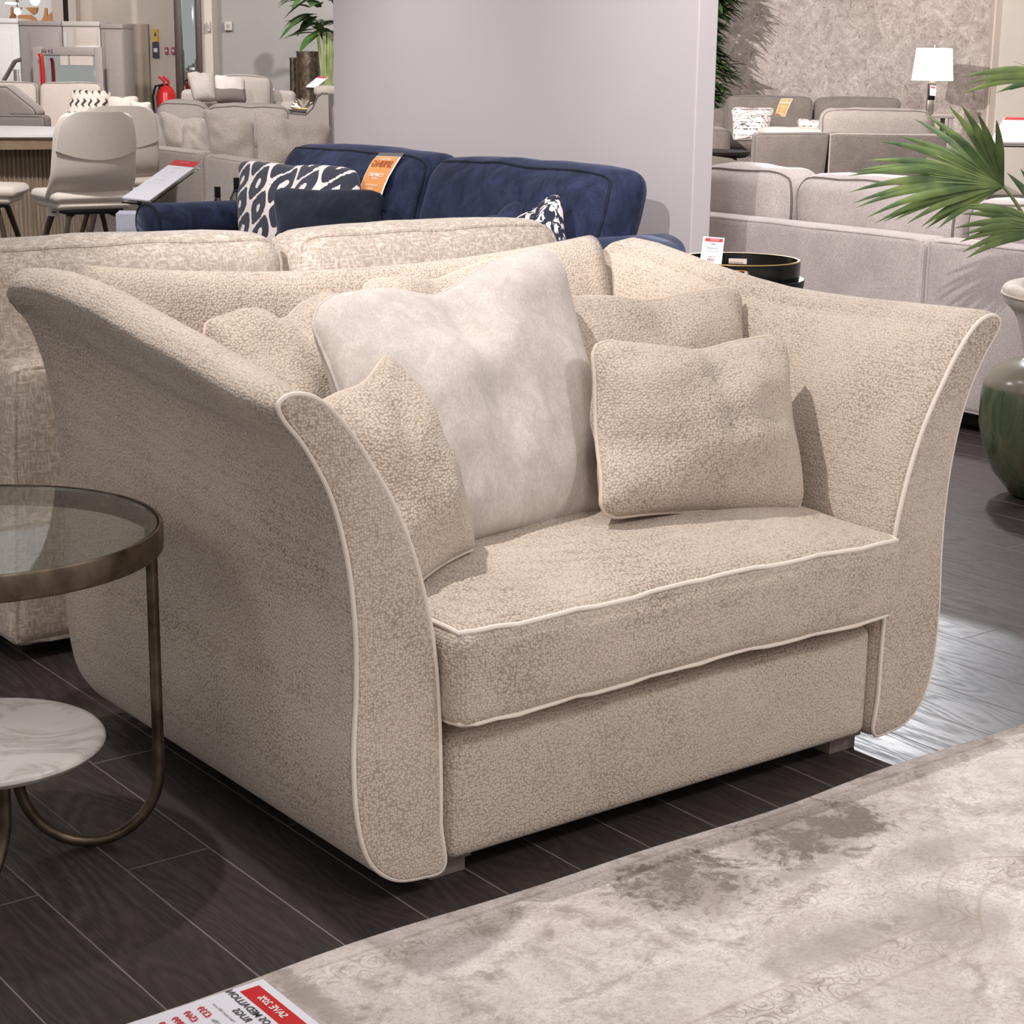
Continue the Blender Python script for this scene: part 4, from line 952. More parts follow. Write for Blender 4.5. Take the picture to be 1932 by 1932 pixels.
# ------------------------------------------------------------------ plants
def leaf(m, p, d, up, L, W, droop=.3, fold=.2, n=6):
    """one pointed leaf from p along d"""
    d = np.array(d, float); d /= np.linalg.norm(d); s = np.cross(d, up); s /= np.linalg.norm(s)+1e-9; u = np.cross(s, d); V = []; F = []
    for i in range(n+1):
        t = i/n; w = W*math.sin(math.pi*min(1, t*.96+.04))**.8*(1-t*.25)*.5 if i < n else .0005
        c = np.array(p)+d*L*t-np.array([0, 0, 1])*droop*L*t*t; V += [c-s*w+u*fold*w, c, c+s*w+u*fold*w]
    for i in range(n): a = 3*i; F += [(a, a+1, a+4, a+3), (a+1, a+2, a+5, a+4)]
    m.add(V, F)
def bush(name, label, v, cx, y0, y1, halfw, n, L, matl, stems, group=None, seed=1, depth=.25, z0=0, topz=None):
    random.seed(seed); c = sB(cx, (y0+y1)/2, v); t = thing(name, label, 'plant', (c[0], v, z0), 0, None, True); m = MB('B')
    zt = topz or sB(cx, y0, v)[2]; zb = sB(cx, y1, v)[2]
    for i in range(n):
        z = zb+(zt-zb)*random.random(); a = random.random()*2*math.pi; r = halfw*random.random()**.6*(.6+.4*math.sin(3*z/(zt-zb+.01)*4+seed))
        p = (c[0]+r*math.cos(a), v+depth*math.sin(a)*random.random(), z); leaf(m, p, (math.cos(a), math.sin(a)*.5, .3-random.random()*.7), (0, 0, 1), L*(.7+.6*random.random()), L*.45, .25)
    m.build('foliage', matl, t, angle=None)
    for i in range(stems):
        a = random.random()*6.28; MB('B').tube([(c[0]+.04*math.cos(a), v+.04*math.sin(a), z0+.02), (c[0]+.05*math.cos(a), v, (zb+z0)/2+.2), (c[0]+halfw*.5*math.cos(a), v+.05*math.sin(a), (zb+zt)/2), (c[0]+halfw*.6*math.cos(a), v, zt)], .008, False, 5).build('stem', STEMG, t)
    return t, c
bush('leafy_tree', 'tall dark green leafy plant in front of the textured wallpaper, beside the partition end', 18.3, 1325, -60, 215, .27, 800, .20, LEAF, 4, seed=4)
t_, c_ = bush('leafy_tree', 'green broad-leaved plant left of the partition, at the far end of the shop', 17.6, 611, -40, 70, .26, 60, .30, LEAF, 0, seed=8)
for i in range(14):
    a = random.uniform(-.08, .08); b_ = random.uniform(-.12, .12); MB('B').tube([(c_[0]+a*.6+.02, 17.6, sB(611, 165, 17.6)[2]), (c_[0]+a+.02, 17.6+b_*.2, sB(611, 110, 17.6)[2]), (c_[0]+a*1.3+.02, 17.6, sB(611, 60, 17.6)[2])], .010, False, 5).build('stem', STEMG, t_)
# potted fan palm on the right with its green vase
def palm():
    t = thing('fan_palm', 'green fan palm reaching in from the right over the silver sofa', 'plant', (4.50, 3.21, .36))
    random.seed(3)
    def fan(hub, view, tips, ribw=.021, name='frond'):
        """tips: pixel ends with distance; leaflets share a pleated web near the hub"""
        m = MB(); m2 = MB(); h = np.array(hub); P = []
        for (px, py, vv) in tips: P.append(sight(px, py, vv))
        for i, tip in enumerate(P):
            d = tip-h; L = np.linalg.norm(d); dn = d/L; s = np.cross(dn, -np.array(view)); s /= np.linalg.norm(s); u = np.cross(s, dn); V = []; F = []; n = 12
            mid = h+d*.5+np.array([0, 0, 1])*.045*L/.4
            for k in range(n+1):
                q = k/n; c = (1-q)**2*h+2*q*(1-q)*mid+q*q*tip
                w = ribw*(.25+.75*min(1, q/.42))*(1-max(0, (q-.42)/.58)**1.5)*.62+.0003; fo = .35
                V += [c-s*w-u*fo*w, c+u*.0015, c+s*w-u*fo*w]
            for k in range(n): a = 3*k; F += [(a, a+1, a+4, a+3), (a+1, a+2, a+5, a+4)]
            m.add(V, F); m2.tube([h+(mid-h)*.0, (h+mid)/2+(tip-h)*.0+(mid-h)*.1, mid+(tip-h)*.02], [.0016, .0013, .0006], False, 4)
        f = m.build(name, PALM, t, angle=None); m2.build('rib', PALMY, f, angle=None); return h
    V5 = 5.15; vd = _fw
    h1 = sight(1893, 352, V5)
    tips = [(1757, 225, 5.1), (1790, 200, 5.05), (1813, 198, 5.0), (1844, 212, 5.0), (1880, 226, 5.0), (1745, 215, 5.2), (1724, 224, 5.2), (1692, 256, 5.1), (1656, 266, 5.05), (1636, 303, 5.0), (1607, 323, 4.95), (1600, 332, 4.9), (1601, 363, 4.9), (1608, 384, 4.9), (1614, 392, 4.9), (1634, 411, 4.9), (1650, 422, 4.95), (1666, 419, 5), (1687, 416, 5.0), (1711, 422, 5), (1738, 428, 5.05), (1745, 433, 5.1), (1768, 432, 5.1)]
    fan(h1, vd, tips)
    h2 = sight(1990, 436, 5.0)
    fan(h2, vd, [(1822, 488, 4.8), (1815, 476, 4.8), (1810, 457, 4.8), (1815, 443, 4.8), (1799, 431, 4.8), (1818, 392, 4.9), (1823, 386, 4.95), (1900, 326, 5.0), (1925, 318, 5.0), (1815, 404, 4.9)], .022)
    h3 = sight(2010, 150, 5.0)
    fan(h3, vd, [(1817, 146, 4.8), (1814, 178, 4.8), (1822, 160, 4.8), (1868, 162, 5.1), (1880, 175, 5.2), (1905, 170, 5.2), (1850, 140, 4.9)], .020)
    base = np.array([4.50, 3.21, .40])
    for h, b in ((h1, .12), (h2, .05), (h3, .2)):
        mid = (base+h)/2+np.array([b*.4, -b*.2, .12]); pts = [(1-q)**2*base+2*q*(1-q)*mid+q*q*h for q in np.linspace(0, 1, 14)]; MB().tube(pts, np.linspace(.008, .0045, 14), False, 6).build('stem', PALMY, t)
    return t
palm()
vs = thing('floor_vase', 'squat aged green glazed vase on the floor right of the loveseat', 'vase', (4.50, 3.21, 0))
MB().lathe([(.02, .004), (.085, .004), (.10, .010), (.155, .075), (.185, .14), (.205, .22), (.205, .30), (.200, .345), (.175, .385), (.12, .415), (.055, .428), (.048, .436), (.055, .447), (.050, .449), (.042, .44), (.042, .40), (.02, .39)], (4.50, 3.21, 0), 56).build('body', VASEG, vs)

# cream tub chair and lectern sign at the right edge
def cream_chair():
    A = onX(1893, 560, 3.98); cx, cy = A[0]+.25, A[1]-.195; z = A[2]+.03
    t = thing('armchair', 'cream linen tub armchair cut off by the right edge, above the green vase', 'chair', (cx, cy, 0))
    out = spline([(.185, .20), (.20, .30), (.225, .42), (.265, z-.10), (.305, z-.045), (.31, z-.01), (.285, z), (.255, z-.015), (.235, z-.08), (.19, .42), (.18, .40)], 4, False)
    n = 44; V = []; F = []; a0, a1 = math.radians(-25), math.radians(250); k = len(out)
    for i in range(n+1):
        a = a0+(a1-a0)*i/n
        for r, h in out: V.append((cx+r*math.cos(a), cy+r*math.sin(a), h))
    for i in range(n):
        for j in range(k-1): F.append((i*k+j, (i+1)*k+j, (i+1)*k+j+1, i*k+j+1))
    F += [tuple(range(k)), tuple(n*k+j for j in range(k))[::-1]]
    b = MB().add(V, F).build('backrest', CREAMF, t, angle=None)
    MB().tube([V[i*k+18] for i in range(n+1)], .0035, False, 6).build('piping', CREAMF, b)
    MB().lathe([(.01, .20), (.18, .20), (.185, .26), (.187, .36), (.18, .395), (.01, .41)], (cx, cy, 0), 40).build('seat', CREAMF, t)
    for k_ in range(4):
        a = math.radians(45+90*k_); MB().tube([(cx+.15*math.cos(a), cy+.15*math.sin(a), .205), (cx+.19*math.cos(a), cy+.19*math.sin(a), .003)], [.016, .01]).build('leg', DARKWOOD, t)
def lectern(label, TLp, TRp, BLp, v1, v2, items, ph, leaf_=True):
    TL = sight(*TLp, v1); TR = sight(*TRp, v1); BL = sight(*BLp, v2); BR = TR+BL-TL
    c = (TL+BR)/2; t = thing('sign_stand', label, 'sign', (c[0], c[1], 0))
    MB().quad_slab([TL, TR, BR, BL], .006).build('sign_plate', PAPER, t, smooth=False)
    n = np.cross(BL-TL, TR-TL); n /= np.linalg.norm(n)
    MB().quad_slab([p-n*.018 for p in (TL, TR, BR, BL)], .006).build('acrylic_tray', ACRYL, t, smooth=False)
    sheet_print(t, TL, TR, BL, items, .0045)
    d = (TR-TL)*.92; q0 = (TL+BL)/2*.2+BL*.8+(TR-TL)*.04; d[2] = 0
    P0 = q0.copy(); P1 = q0+d; h = min(P0[2], P1[2])-.01
    f = np.cross(d/np.linalg.norm(d), [0, 0, 1])*.02
    MB().add([P0*[1, 1, 0]+[0, 0, .01], P1*[1, 1, 0]+[0, 0, .01], P1*[1, 1, 0]+[0, 0, h], P0*[1, 1, 0]+[0, 0, h], P0*[1, 1, 0]+[0, 0, .01]+f*.4, P1*[1, 1, 0]+[0, 0, .01]+f*.4, P1*[1, 1, 0]+[0, 0, h]+f*.4, P0*[1, 1, 0]+[0, 0, h]+f*.4], [(0, 1, 2, 3), (7, 6, 5, 4), (0, 4, 5, 1), (1, 5, 6, 2), (2, 6, 7, 3), (3, 7, 4, 0)]).build('acrylic_post', ACRYL, t, smooth=False)
    cc = (P0+P1)/2; MB().box((cc[0]-.14, cc[1]-.14, 0), (cc[0]+.14, cc[1]+.14, .01), .002).build('foot', ACRYL, t)
    return t, P0, P1
cream_chair()
lectern('slanted acrylic sign stand at the right edge behind the palm fronds', (1895, 223), (1960, 224), (1868, 268), 8.1, 7.8, [('bar', .5, .05, .95, .1, RED), ('txt', .5, .22, .10, 'SOFA', INK), ('txt', .5, .4, .07, 'Three seater', INK), ('txt', .5, .52, .07, 'fabric group', INK), ('txt', .5, .64, .06, 'now only', INK)], .9)
t_, P0_, P1_ = lectern('slanted acrylic sign stand with red-headed sheet left of the navy sofa', (331, 303), (379, 308), (230, 374), 8.3, 7.7, [('bar', .5, .07, .98, .14, RED), ('txt', .5, .07, .09, 'SAVE 20%', WHITEP), ('txt', .52, .22, .09, 'SOFA', INK), ('txt', .52, .32, .08, 'Large', INK), ('txt', .5, .46, .07, 'Now', DREDP), ('txt', .5, .54, .07, 'four seater sofa', INK), ('txt', .5, .62, .06, 'in any fabric on this card', INK)], .8)
def leaflets():
    t = thing('leaflet_holder', 'clear holder packed with pale leaflets hanging at the sign stand', 'holder', (0, 0, 0)); 
    A = sB(217, 403, 7.55); B_ = sB(265, 407, 7.55); zt = A[2]; t.location = tuple(fromB(((A[0]+B_[0])/2, 7.56, zt-.30))); t.rotation_euler = (0, 0, -YAW)
    m = MB('B').box((A[0], 7.53, zt-.26), (B_[0], 7.535, zt-.06), .001); m.box((A[0], 7.53, zt-.265), (B_[0], 7.63, zt-.26), .001); m.box((A[0], 7.625, zt-.26), (B_[0], 7.63, zt+.0), .001); m.build('acrylic_case', ACRYL, t, smooth=False)
    for i in range(5):
        o = MB('B').box((A[0]+.004, 7.542+i*.016, zt-.255), (B_[0]-.004, 7.552+i*.016, zt+.002*i), .001).build('leaflet', PAPERG, t, smooth=False)
    MB('B').box((A[0]+.012, 7.5405, zt-.16), (A[0]+.055, 7.5417, zt-.10), .0001).build('printed_picture', INK, t, smooth=False)
leaflets()

# two bottles on a side table behind the navy arm
p1 = sB(410, 352, 8.3); p2 = sB(446, 335, 8.3)
sd = thing('side_table', 'small dark side table behind the far arm of the navy sofa, holding two bottles', 'table', ((p1[0]+p2[0])/2, 8.3, 0), 0, None, True)
MB('L').lathe([(.01, .43), (.2, .43), (.2, .45), (.01, .45)], (0, 0, 0), 32).build('table_top', BLACK, sd)
for k in range(3): MB('L').tube([(.15*math.cos(2.1*k), .15*math.sin(2.1*k), .43), (.17*math.cos(2.1*k), .17*math.sin(2.1*k), .002)], .008).build('leg', BLACKM, sd)
for (p, lab) in ((p1, 'dark capped bottle just above the navy arm, the shorter of two'), (p2, 'taller bottle with dark cap and blue collar beside the ikat cushion')):
    t = thing('bottle', lab, 'bottle', (p[0], 8.3, .451), 0, 'bottles behind the navy sofa', True); H = p[2]-.451
    MB('L').lathe([(.01, .0), (.03, .0), (.032, .01), (.032, H-.09), (.014, H-.055), (.012, H-.04), (.001, H-.04)], (0, 0, 0), 24).build('body', GLASS, t)
    MB('L').lathe([(.001, H-.05), (.0145, H-.05), (.0145, H), (.001, H)], (0, 0, 0), 20).build('cap', BLACK, t)
    if p is p2: MB('L').lathe([(.0150, H-.066), (.0155, H-.066), (.0155, H-.052), (.0150, H-.052)], (0, 0, 0), 20, False).build('collar', BLUES, t)

# ------------------------------------------------------------------ grey corner sofa, left middle ground
def slab_px(m, a, b, z0, th, r=.03, **kw):
    """upright upholstered panel from point a to b (world xy), top at given heights"""
    a = np.array(a); b = np.array(b); L = np.linalg.norm(b[:2]-a[:2]); ang = math.atan2(b[1]-a[1], b[0]-a[0]); zt = (a[2]+b[2])/2; c = ((a[0]+b[0])/2, (a[1]+b[1])/2, (zt+z0)/2)
    return m.soft(c, (L, th, zt-z0), r, (0, .006, .004), m=6, rot=ang, **kw)
def corner():
    P = [np.array(onY(*q)) for q in ((236, 268, 11.6), (403, 289, 10.35), (406, 290, 10.33), (590, 322, 8.75), (640, 345, 8.3))]
    z = .66; P = [np.array([p[0], p[1], z]) for p in [onY(236, 268, 11.9), onY(402, 289, 10.55), onY(407, 290, 10.50), onY(632, 340, 8.25)]]
    P = []
    for px, py in ((238, 270), (402, 288), (408, 290), (612, 325)):
        d = sight(px, py, 1.0)-np.array([0, 0, CAMZ]); k = (.66-CAMZ)/d[2]; P.append(np.array([0, 0, CAMZ])+d*k)
    t = thing('corner_sofa', 'taupe grey corner sofa seen from behind, left of the navy sofa', 'sofa', ((P[0][0]+P[3][0])/2+.5, (P[0][1]+P[3][1])/2, 0))
    for a, b in ((P[0], P[1]), (P[2], P[3])):
        m = MB(); slab_px(m, a, b, .06, .16, .035, wob=.003); o = m.build('back_panel', GREY, t); MB().tube(m.edge_loop(1, -1, 14), .006, True, 6).build('piping', GREY, o)
    d = (P[3]-P[0]); d /= np.linalg.norm(d); nrm = np.array([-d[1], d[0], 0]); L = np.linalg.norm(P[3]-P[0]); c = (P[0]+P[3])/2+nrm*.5; ang = math.atan2(d[1], d[0])
    MB().soft((c[0], c[1], .22), (L-.02, .86, .30), .03, rot=ang).build('base', GREY, t)
    MB().soft((c[0]+.0, c[1], .40), (L-.02, .8, .12), .04, rot=ang).build('seat_cushion', GREY, t)
    e = P[3]+nrm*.45-d*.08; MB().soft((e[0], e[1], .33), (.18, .9, .56), .05, rot=ang).build('arm', GREY, t)
corner()
cush = [('taupe scatter cushion in shadow at the left end of the corner sofa', [(270, 200), (300, 215), (325, 296), (240, 296)], 13.7, FADEG, 41),
        ('crumpled taupe cushion with pale top edge, first of three above the corner sofa back', [(298, 208), (392, 226), (398, 306), (316, 300)], 12.75, GREY, 42),
        ('folded taupe cushion tucked between the first and middle ones on the corner sofa', [(345, 232), (385, 228), (398, 306), (342, 300)], 12.45, GREY, 45),
        ('taupe cushion in the middle of the corner sofa, one sharp corner up', [(381, 204), (480, 228), (485, 320), (398, 306)], 11.85, GREY, 43),
        ('largest taupe cushion at the right end of the corner sofa beside the navy sofa', [(476, 203), (628, 236), (618, 350), (486, 320)], 10.9, GREY, 44)]
for lab, pts, v, mt, sd_ in cush: pillow('cushion', lab, px4(pts, [v+.06, v+.06, v-.06, v-.06]), .17, mt, None, pin=.06, chop=.12, seed=sd_, wr=.009, n=18, group='scatter cushions on the corner sofa')
# white-topped taupe sofa behind it
def wsofa():
    v = 14.5; A = sB(288, 192, v); B_ = sB(565, 205, v); t = thing('sofa', 'taupe sofa with puffy paler back cushions, in front of the far armchair', 'sofa', ((A[0]+B_[0])/2, v+.4, 0), 0, None, True)
    for i, (x0, x1, py) in enumerate(((286, 395, 193), (384, 552, 198))):
        a = sB(x0, py, v); b = sB(x1, py, v); m = MB('B'); m.soft(((a[0]+b[0])/2, v+.14-.1*i, (a[2]+.50)/2), (b[0]-a[0], .36, a[2]-.50), .13, (.0, .03, .02), m=8, k=4, wob=.012, seed=i+9); c = m.build('back_cushion', MIDG, t); MB('B').tube(m.edge_loop(1, -1, 16, .05), .006, True, 6).build('piping', GREYPIPE, c)
    MB('B').soft(((A[0]+B_[0])/2, v+.05, .34), (B_[0]-A[0]+.1, .4, .56), .06, m=5).build('backrest', GREY, t)
    MB('B').soft(((A[0]+B_[0])/2, v+.6, .26), (B_[0]-A[0], .8, .36), .04).build('base', GREY, t)
wsofa()

# ------------------------------------------------------------------ dining set at the left
def dining():
    v = 12.2; a = sB(0, 262, v-.5); b = sB(108, 262, v-.5); far_ = sB(60, 239, v+.9); zt = .76
    cx = -3.67; cy = v+.35
    t = thing('dining_table', 'white-topped dining table on a ribbed oak pedestal at the left edge', 'table', (cx, cy, 0), 0, None, True)
    m = MB('L'); m.lathe([(.02, zt-.03), (.98, zt-.03), (1.0, zt-.02), (1.0, zt-.002), (.99, zt), (.02, zt)], (0, 0, 0), 64); m.v[-1][:, 1] *= .75; m.build('table_top', WHITE, t)
    m = MB('L'); m.lathe([(.02, zt-.10), (.96, zt-.10), (.96, zt-.031), (.02, zt-.031)], (0, 0, 0), 64); m.v[-1][:, 1] *= .75; m.build('apron', OAK, t)
    V = []; n = 560
    for z in (.01, zt-.10):
        for k in range(n):
            th = 2*math.pi*k/n; r = .60+(.014 if (k//2) % 2 else -.006); V.append((r*math.cos(th)*1.18, r*math.sin(th)*.8, z))
    MB('L').add(V, [(k, (k+1) % n, n+(k+1) % n, n+k) for k in range(n)]+[tuple(range(n))[::-1], tuple(n+k for k in range(n))]).build('pedestal', RIB, t, smooth=False)
    return t
dining()
def dchair(name, label, loc, rot, B=True):
    """upholstered shell chair, facing -y; origin on the floor"""
    t = thing(name, label, 'chair', loc, rot, 'shell dining chairs', B)
    m = MB('L')
    def shell(P):
        Q = P.copy(); x, y, z = P[:, 0], P[:, 1], P[:, 2]; zz = z+.24
        hw = .245-.05*np.clip((zz-.3)/.2, 0, 1)**2; Q[:, 0] = x*(1+.10*(1-zz/.48)); Q[:, 1] = y+.10*(zz/.48)-.06*(x/.24)**2-.09*np.clip(.12-zz, 0, 1)/.12; return Q
    m.soft((0, .20, .70), (.47, .05, .50), .024, (0, .012, .0), m=10, tx=lambda P: shell(np.column_stack([P[:, 0]*(1-.16*np.clip((P[:, 2]-.08)/.17, 0, 1)**3), P[:, 1], P[:, 2]-.05*np.clip(np.abs(P[:, 0])/.235-.55, 0, 1)**2*(P[:, 2] > 0)])))
    b = m.build('backrest', CHAIRF, t)
    # curved head panel over the upper back
    V = []; F = []; nx, nz = 16, 10
    for i in range(nx+1):
        for j in range(nz+1):
            x = -.225+.45*i/nx; zb = .735-.05*(1-(x/.225)**2); zt = .955-.07*max(0, abs(x)/.225-.5)**2*3; z = zb+(zt-zb)*j/nz; xx = x*(1-.10*(j/nz)**3)
            zz = z-.46; V.append((xx*(1+.10*(1-zz/.48)), .20+.030+.10*(zz/.48)-.06*(x/.24)**2+.010, z))
    n0 = len(V); V += [(a, b_-.025, c) for a, b_, c in V]; q = lambda i, j, k=0: k*n0+i*(nz+1)+j
    for i in range(nx):
        for j in range(nz): F += [(q(i, j), q(i, j+1), q(i+1, j+1), q(i+1, j)), (q(i, j, 1), q(i+1, j, 1), q(i+1, j+1, 1), q(i, j+1, 1))]
    for i in range(nx): F += [(q(i, 0), q(i+1, 0), q(i+1, 0, 1), q(i, 0, 1)), (q(i, nz), q(i, nz, 1), q(i+1, nz, 1), q(i+1, nz))]
    for j in range(nz): F += [(q(0, j), q(0, j, 1), q(0, j+1, 1), q(0, j+1)), (q(nx, j), q(nx, j+1), q(nx, j+1, 1), q(nx, j, 1))]
    MB('L').add(V, F).build('head_panel', CHAIRF, b)
    MB('L').soft((0, -.04, .47), (.48, .46, .065), .032, (.0, .02, .012), m=6).build('seat', CHAIRF, t)
    MB('L').soft((0, -.03, .425), (.44, .42, .05), .024, (0, .02, -.0), m=6).build('seat_shell', CHAIRF, t)
    MB('L').box((-.17, -.17, .375), (.17, .17, .40), .004).build('seat_frame', BLACKM, t)
    for sx in (-1, 1):
        for sy in (-1, 1): MB('L').tube([(sx*.10, sy*.10, .385), (sx*.15, sy*.15, .36), (sx*.25, sy*.24, .003)], [.017, .02, .013], False, 6, .8).build('leg', DARKWOOD, t)
    return t
def copy_tree(o, parent=None):
    c = o.copy(); COL.objects.link(c); c.parent = parent
    for ch in [x for x in bpy.data.objects if x.parent == o]: copy_tree(ch, c)
    return c
v = 10.7; p = sB(166, 300, v)
ch1 = dchair('dining_chair', 'nearest greige shell dining chair, back to us, with curved head panel and dark legs', (p[0], v-.12, 0), math.radians(212))
def placeB(o, px, v, rot, label):
    q = sB(px, 300, v); o.location = tuple(fromB((q[0], v, 0))); o.rotation_euler = (0, 0, rot-YAW); o['label'] = label
c2 = copy_tree(ch1); placeB(c2, 220, 11.9, math.radians(200), 'pale greige dining chair directly behind the nearest one, only its top showing')
c3 = copy_tree(ch1); placeB(c3, -48, 10.9, math.radians(95), 'greige dining chair cut by the left edge, only its padded seat in the frame')
ctag = thing('care_tag', 'grey printed tag hanging under the seat of the nearest dining chair', 'tag', tuple(fromB(sB(101, 405, 10.5))))
A = sight(90, 391, 10.45); B_ = sight(113, 393, 10.45); D = sight(89, 407, 10.45); MB().quad_slab([A, B_, B_+D-A, D], .004).build('card', CABL, ctag, smooth=False); sheet_print(ctag, A, B_, D, [('bar', .55, .5, .4, .2, INK)], .003)

# ------------------------------------------------------------------ far left: sofas, cabinets, mirror, extinguishers
def far_left():
    v = 16.0; A = sB(-60, 216, v-1.2); B_ = sB(86, 216, v-1.2)
    t = thing('sofa', 'grey chaise sofa behind the dining table, its low back towards us', 'sofa', ((A[0]+B_[0])/2, v-.8, 0), 0, None, True); zt = A[2]
    m = MB('B'); m.soft(((A[0]+B_[0])/2, v-1.1, zt/2+.03), (B_[0]-A[0], .2, zt-.06), .04, m=6); a = m.build('backrest', FADEG, t); MB('B').tube(m.edge_loop(1, -1, 12), .006, True, 6).build('piping', GREYPIPE, a)
    c0 = sB(-40, 178, v-.9); c1 = sB(72, 205, v-.9); m = MB('B')
    m.soft(((c0[0]+c1[0])/2, v-.8, zt+.08), (c1[0]-c0[0], .3, .30), .05, m=8, tx=lambda P: np.column_stack([P[:, 0], P[:, 1], P[:, 2]-.16*np.clip(P[:, 0]/.2, 0, 1.1)*(P[:, 2] > -.05)])); c = m.build('back_cushion', FADEG, t); MB('B').tube(m.edge_loop(1, -1, 14), .006, True, 6).build('piping', GREYPIPE, c)
    MB('B').soft(((A[0]+B_[0])/2, v-.6, .25), (B_[0]-A[0]-.04, .8, .36), .04).build('base', FADEG, t)
    # cream sofa
    v = 17.2; x0 = sB(-90, 160, v)[0]; x1 = sB(212, 160, v)[0]; z = sB(100, 158, v)[2]
    sofa('sofa', 'cream back-cushioned sofa against the grey cabinets at the far left', 'sofa', ((x0+x1)/2, v, 0), 0, x1-x0, .95, z, .45, .62, .12, 2, PALEG, GREYPIPE, B=True)
far_left()
pillow('cushion', 'ivory cushion with black ogee print on the far cream sofa', px4([(134, 168), (212, 173), (196, 236), (122, 236)], [16.8, 16.8, 16.6, 16.6]), .16, OGEE, None, pin=.05, chop=.04, seed=51, n=14)
pillow('cushion', 'plain pale cushion right of the black and ivory ogee cushion', px4([(203, 182), (262, 182), (262, 236), (200, 236)], [16.4, 16.4, 16.3, 16.3]), .2, PALEG, None, pin=.05, chop=.05, seed=52, n=14)
pillow('cushion', 'small pale cushion between the dining chair and the corner sofa', px4([(246, 190), (285, 192), (290, 240), (244, 240)], 15.8), .18, PALEG, None, pin=.05, chop=.05, seed=53, n=14)
def cabinets():
    v = 18.3
    X = lambda px: sB(px, 100, v)[0]; Z = lambda py: sB(120, py, v)[2]
    def cab(label, px0, px1, zt, mat, doors, v0=v, hole=None):
        t = thing('cabinet', label, 'cabinet', ((X(px0)+X(px1))/2, v0+.25, 0), 0, 'display cabinets', True)
        MB('B').box((X(px0)+.004, v0, .0), (X(px1)-.004, v0+.5, zt-.045), .004).build('body', mat, t)
        MB('B').box((X(px0)+.002, v0-.02, zt-.045), (X(px1)-.002, v0+.5, zt), .004).build('worktop', mat, t)
        for a, b, z0, z1 in doors: MB('B').box((X(a), v0-.022, z0), (X(b), v0-.001, z1), .006).build('door', mat, t)
        return t
    zt = Z(40)
    cab('white painted cabinet at the far left edge behind the cream sofa', -60, 38, zt+.02, WHITE, [(-55, 24, .1, zt-.12)])
    cab('grey painted cabinet left of the framed mirror, behind the cream sofa', 38.5, 119, zt, CABG, [(58, 115, .1, zt-.10)])
    t = cab('pale grey cabinet with an open white shelf above the framed mirror', 119.5, 191, zt, CABL, [(121, 128, .1, zt-.1)])
    MB('B').box((X(146), v-.03, Z(88)), (X(186), v-.024, Z(52)), .003).build('shelf_back', PALEG, t)
    MB('B').box((X(144), v-.05, Z(90)), (X(190), v-.0, Z(87)), .002).build('shelf', WHITE, t)
    cab('tall plain grey cabinet end panel right of the framed mirror', 191.5, 234, Z(43.5), FADEG, [(200, 232, .1, Z(46)-.06)])
    # framed mirror leaning on the cabinets
    vm = v-.45; t = thing('framed_mirror', 'grey framed mirror leaning on the cabinets behind the cream sofa', 'mirror', (sB(126, 100, vm)[0], vm, 0), 0, None, True)
    x0, x1 = sB(60, 90, vm)[0], sB(192, 90, vm)[0]; zt = sB(120, 88, vm)[2]; zi = sB(120, 104, vm)[2]; xi0, xi1 = sB(82, 100, vm)[0], sB(178, 100, vm)[0]
    m = MB('B'); m.box((x0, vm, .3), (xi0, vm+.05, zt)); m.box((xi1, vm, .3), (x1, vm+.05, zt)); m.box((xi0, vm, zi), (xi1, vm+.05, zt)); m.box((xi0, vm, .3), (xi1, vm+.05, .38)); m.build('frame', CABG, t)
    MB('B').box((xi0, vm+.02, .38), (xi1, vm+.03, zi), .001).build('mirror_glass', MIRROR, t)
    V = [(p[0], vm-.003, p[2]) for p in (sB(80, 93, vm), sB(98, 94, vm), sB(98, 100, vm), sB(80, 99, vm))]
    Vt, Ft = text_geo('24 68', .05, True); c = sB(89, 97, vm); MB('B').add([(c[0]-p[0], vm-.002, c[2]+p[1]) for p in Vt], Ft).build('lettering', INK, t, smooth=False)
    for i, (a, b, y) in enumerate(((113, 128, 113), (131, 175, 113))):
        p = sB(a, y, vm); q = sB(b, y, vm); MB('B').box((p[0], vm+.012, p[2]-.05), (q[0], vm+.019, p[2]+.05), .002).build('printed_panel', PALEG, t, smooth=False)
    t = thing('wall_sign', 'small black lettered strip on the grey cabinet beside the mirror', 'sign', tuple(sB(63, 113, v-.03)), 0, None, True)
    t.location = tuple(fromB(sB(63, 113, v-.04)))
    p = sB(60, 92, v-.05); q = sB(66, 115, v-.05); MB('B').box((p[0], v-.05, q[2]), (q[0], v-.035, p[2]), .001).build('panel', INK, t, smooth=False)
    tag(MB('B').tube([sB(75, 101, v-.56), sB(78, 108, v-.56), sB(80, 130, v-.56), sB(82, 175, v-.56), sB(84, 300, v-.56)], .022, False, 8).build('red_post', REDG), 'glossy red bent post in front of the framed mirror', 'post')
    t = thing('handrail', 'grey angled metal rail at the left edge in front of the white cabinet', 'rail', (sB(20, 150, v-.5)[0], v-.5, 0), 0, None, True)
    MB('B').tube([sB(0, 165, v-.5), sB(28, 116, v-.5), sB(40, 112, v-.5)], .022, False, 6).build('rail', STEEL, t)
    MB('B').box((sB(25, 130, v-.5)[0], v-.5, 0), (sB(34, 130, v-.5)[0], v-.47, sB(25, 131, v-.5)[2]), .003).build('post', STEEL, t)
cabinets()
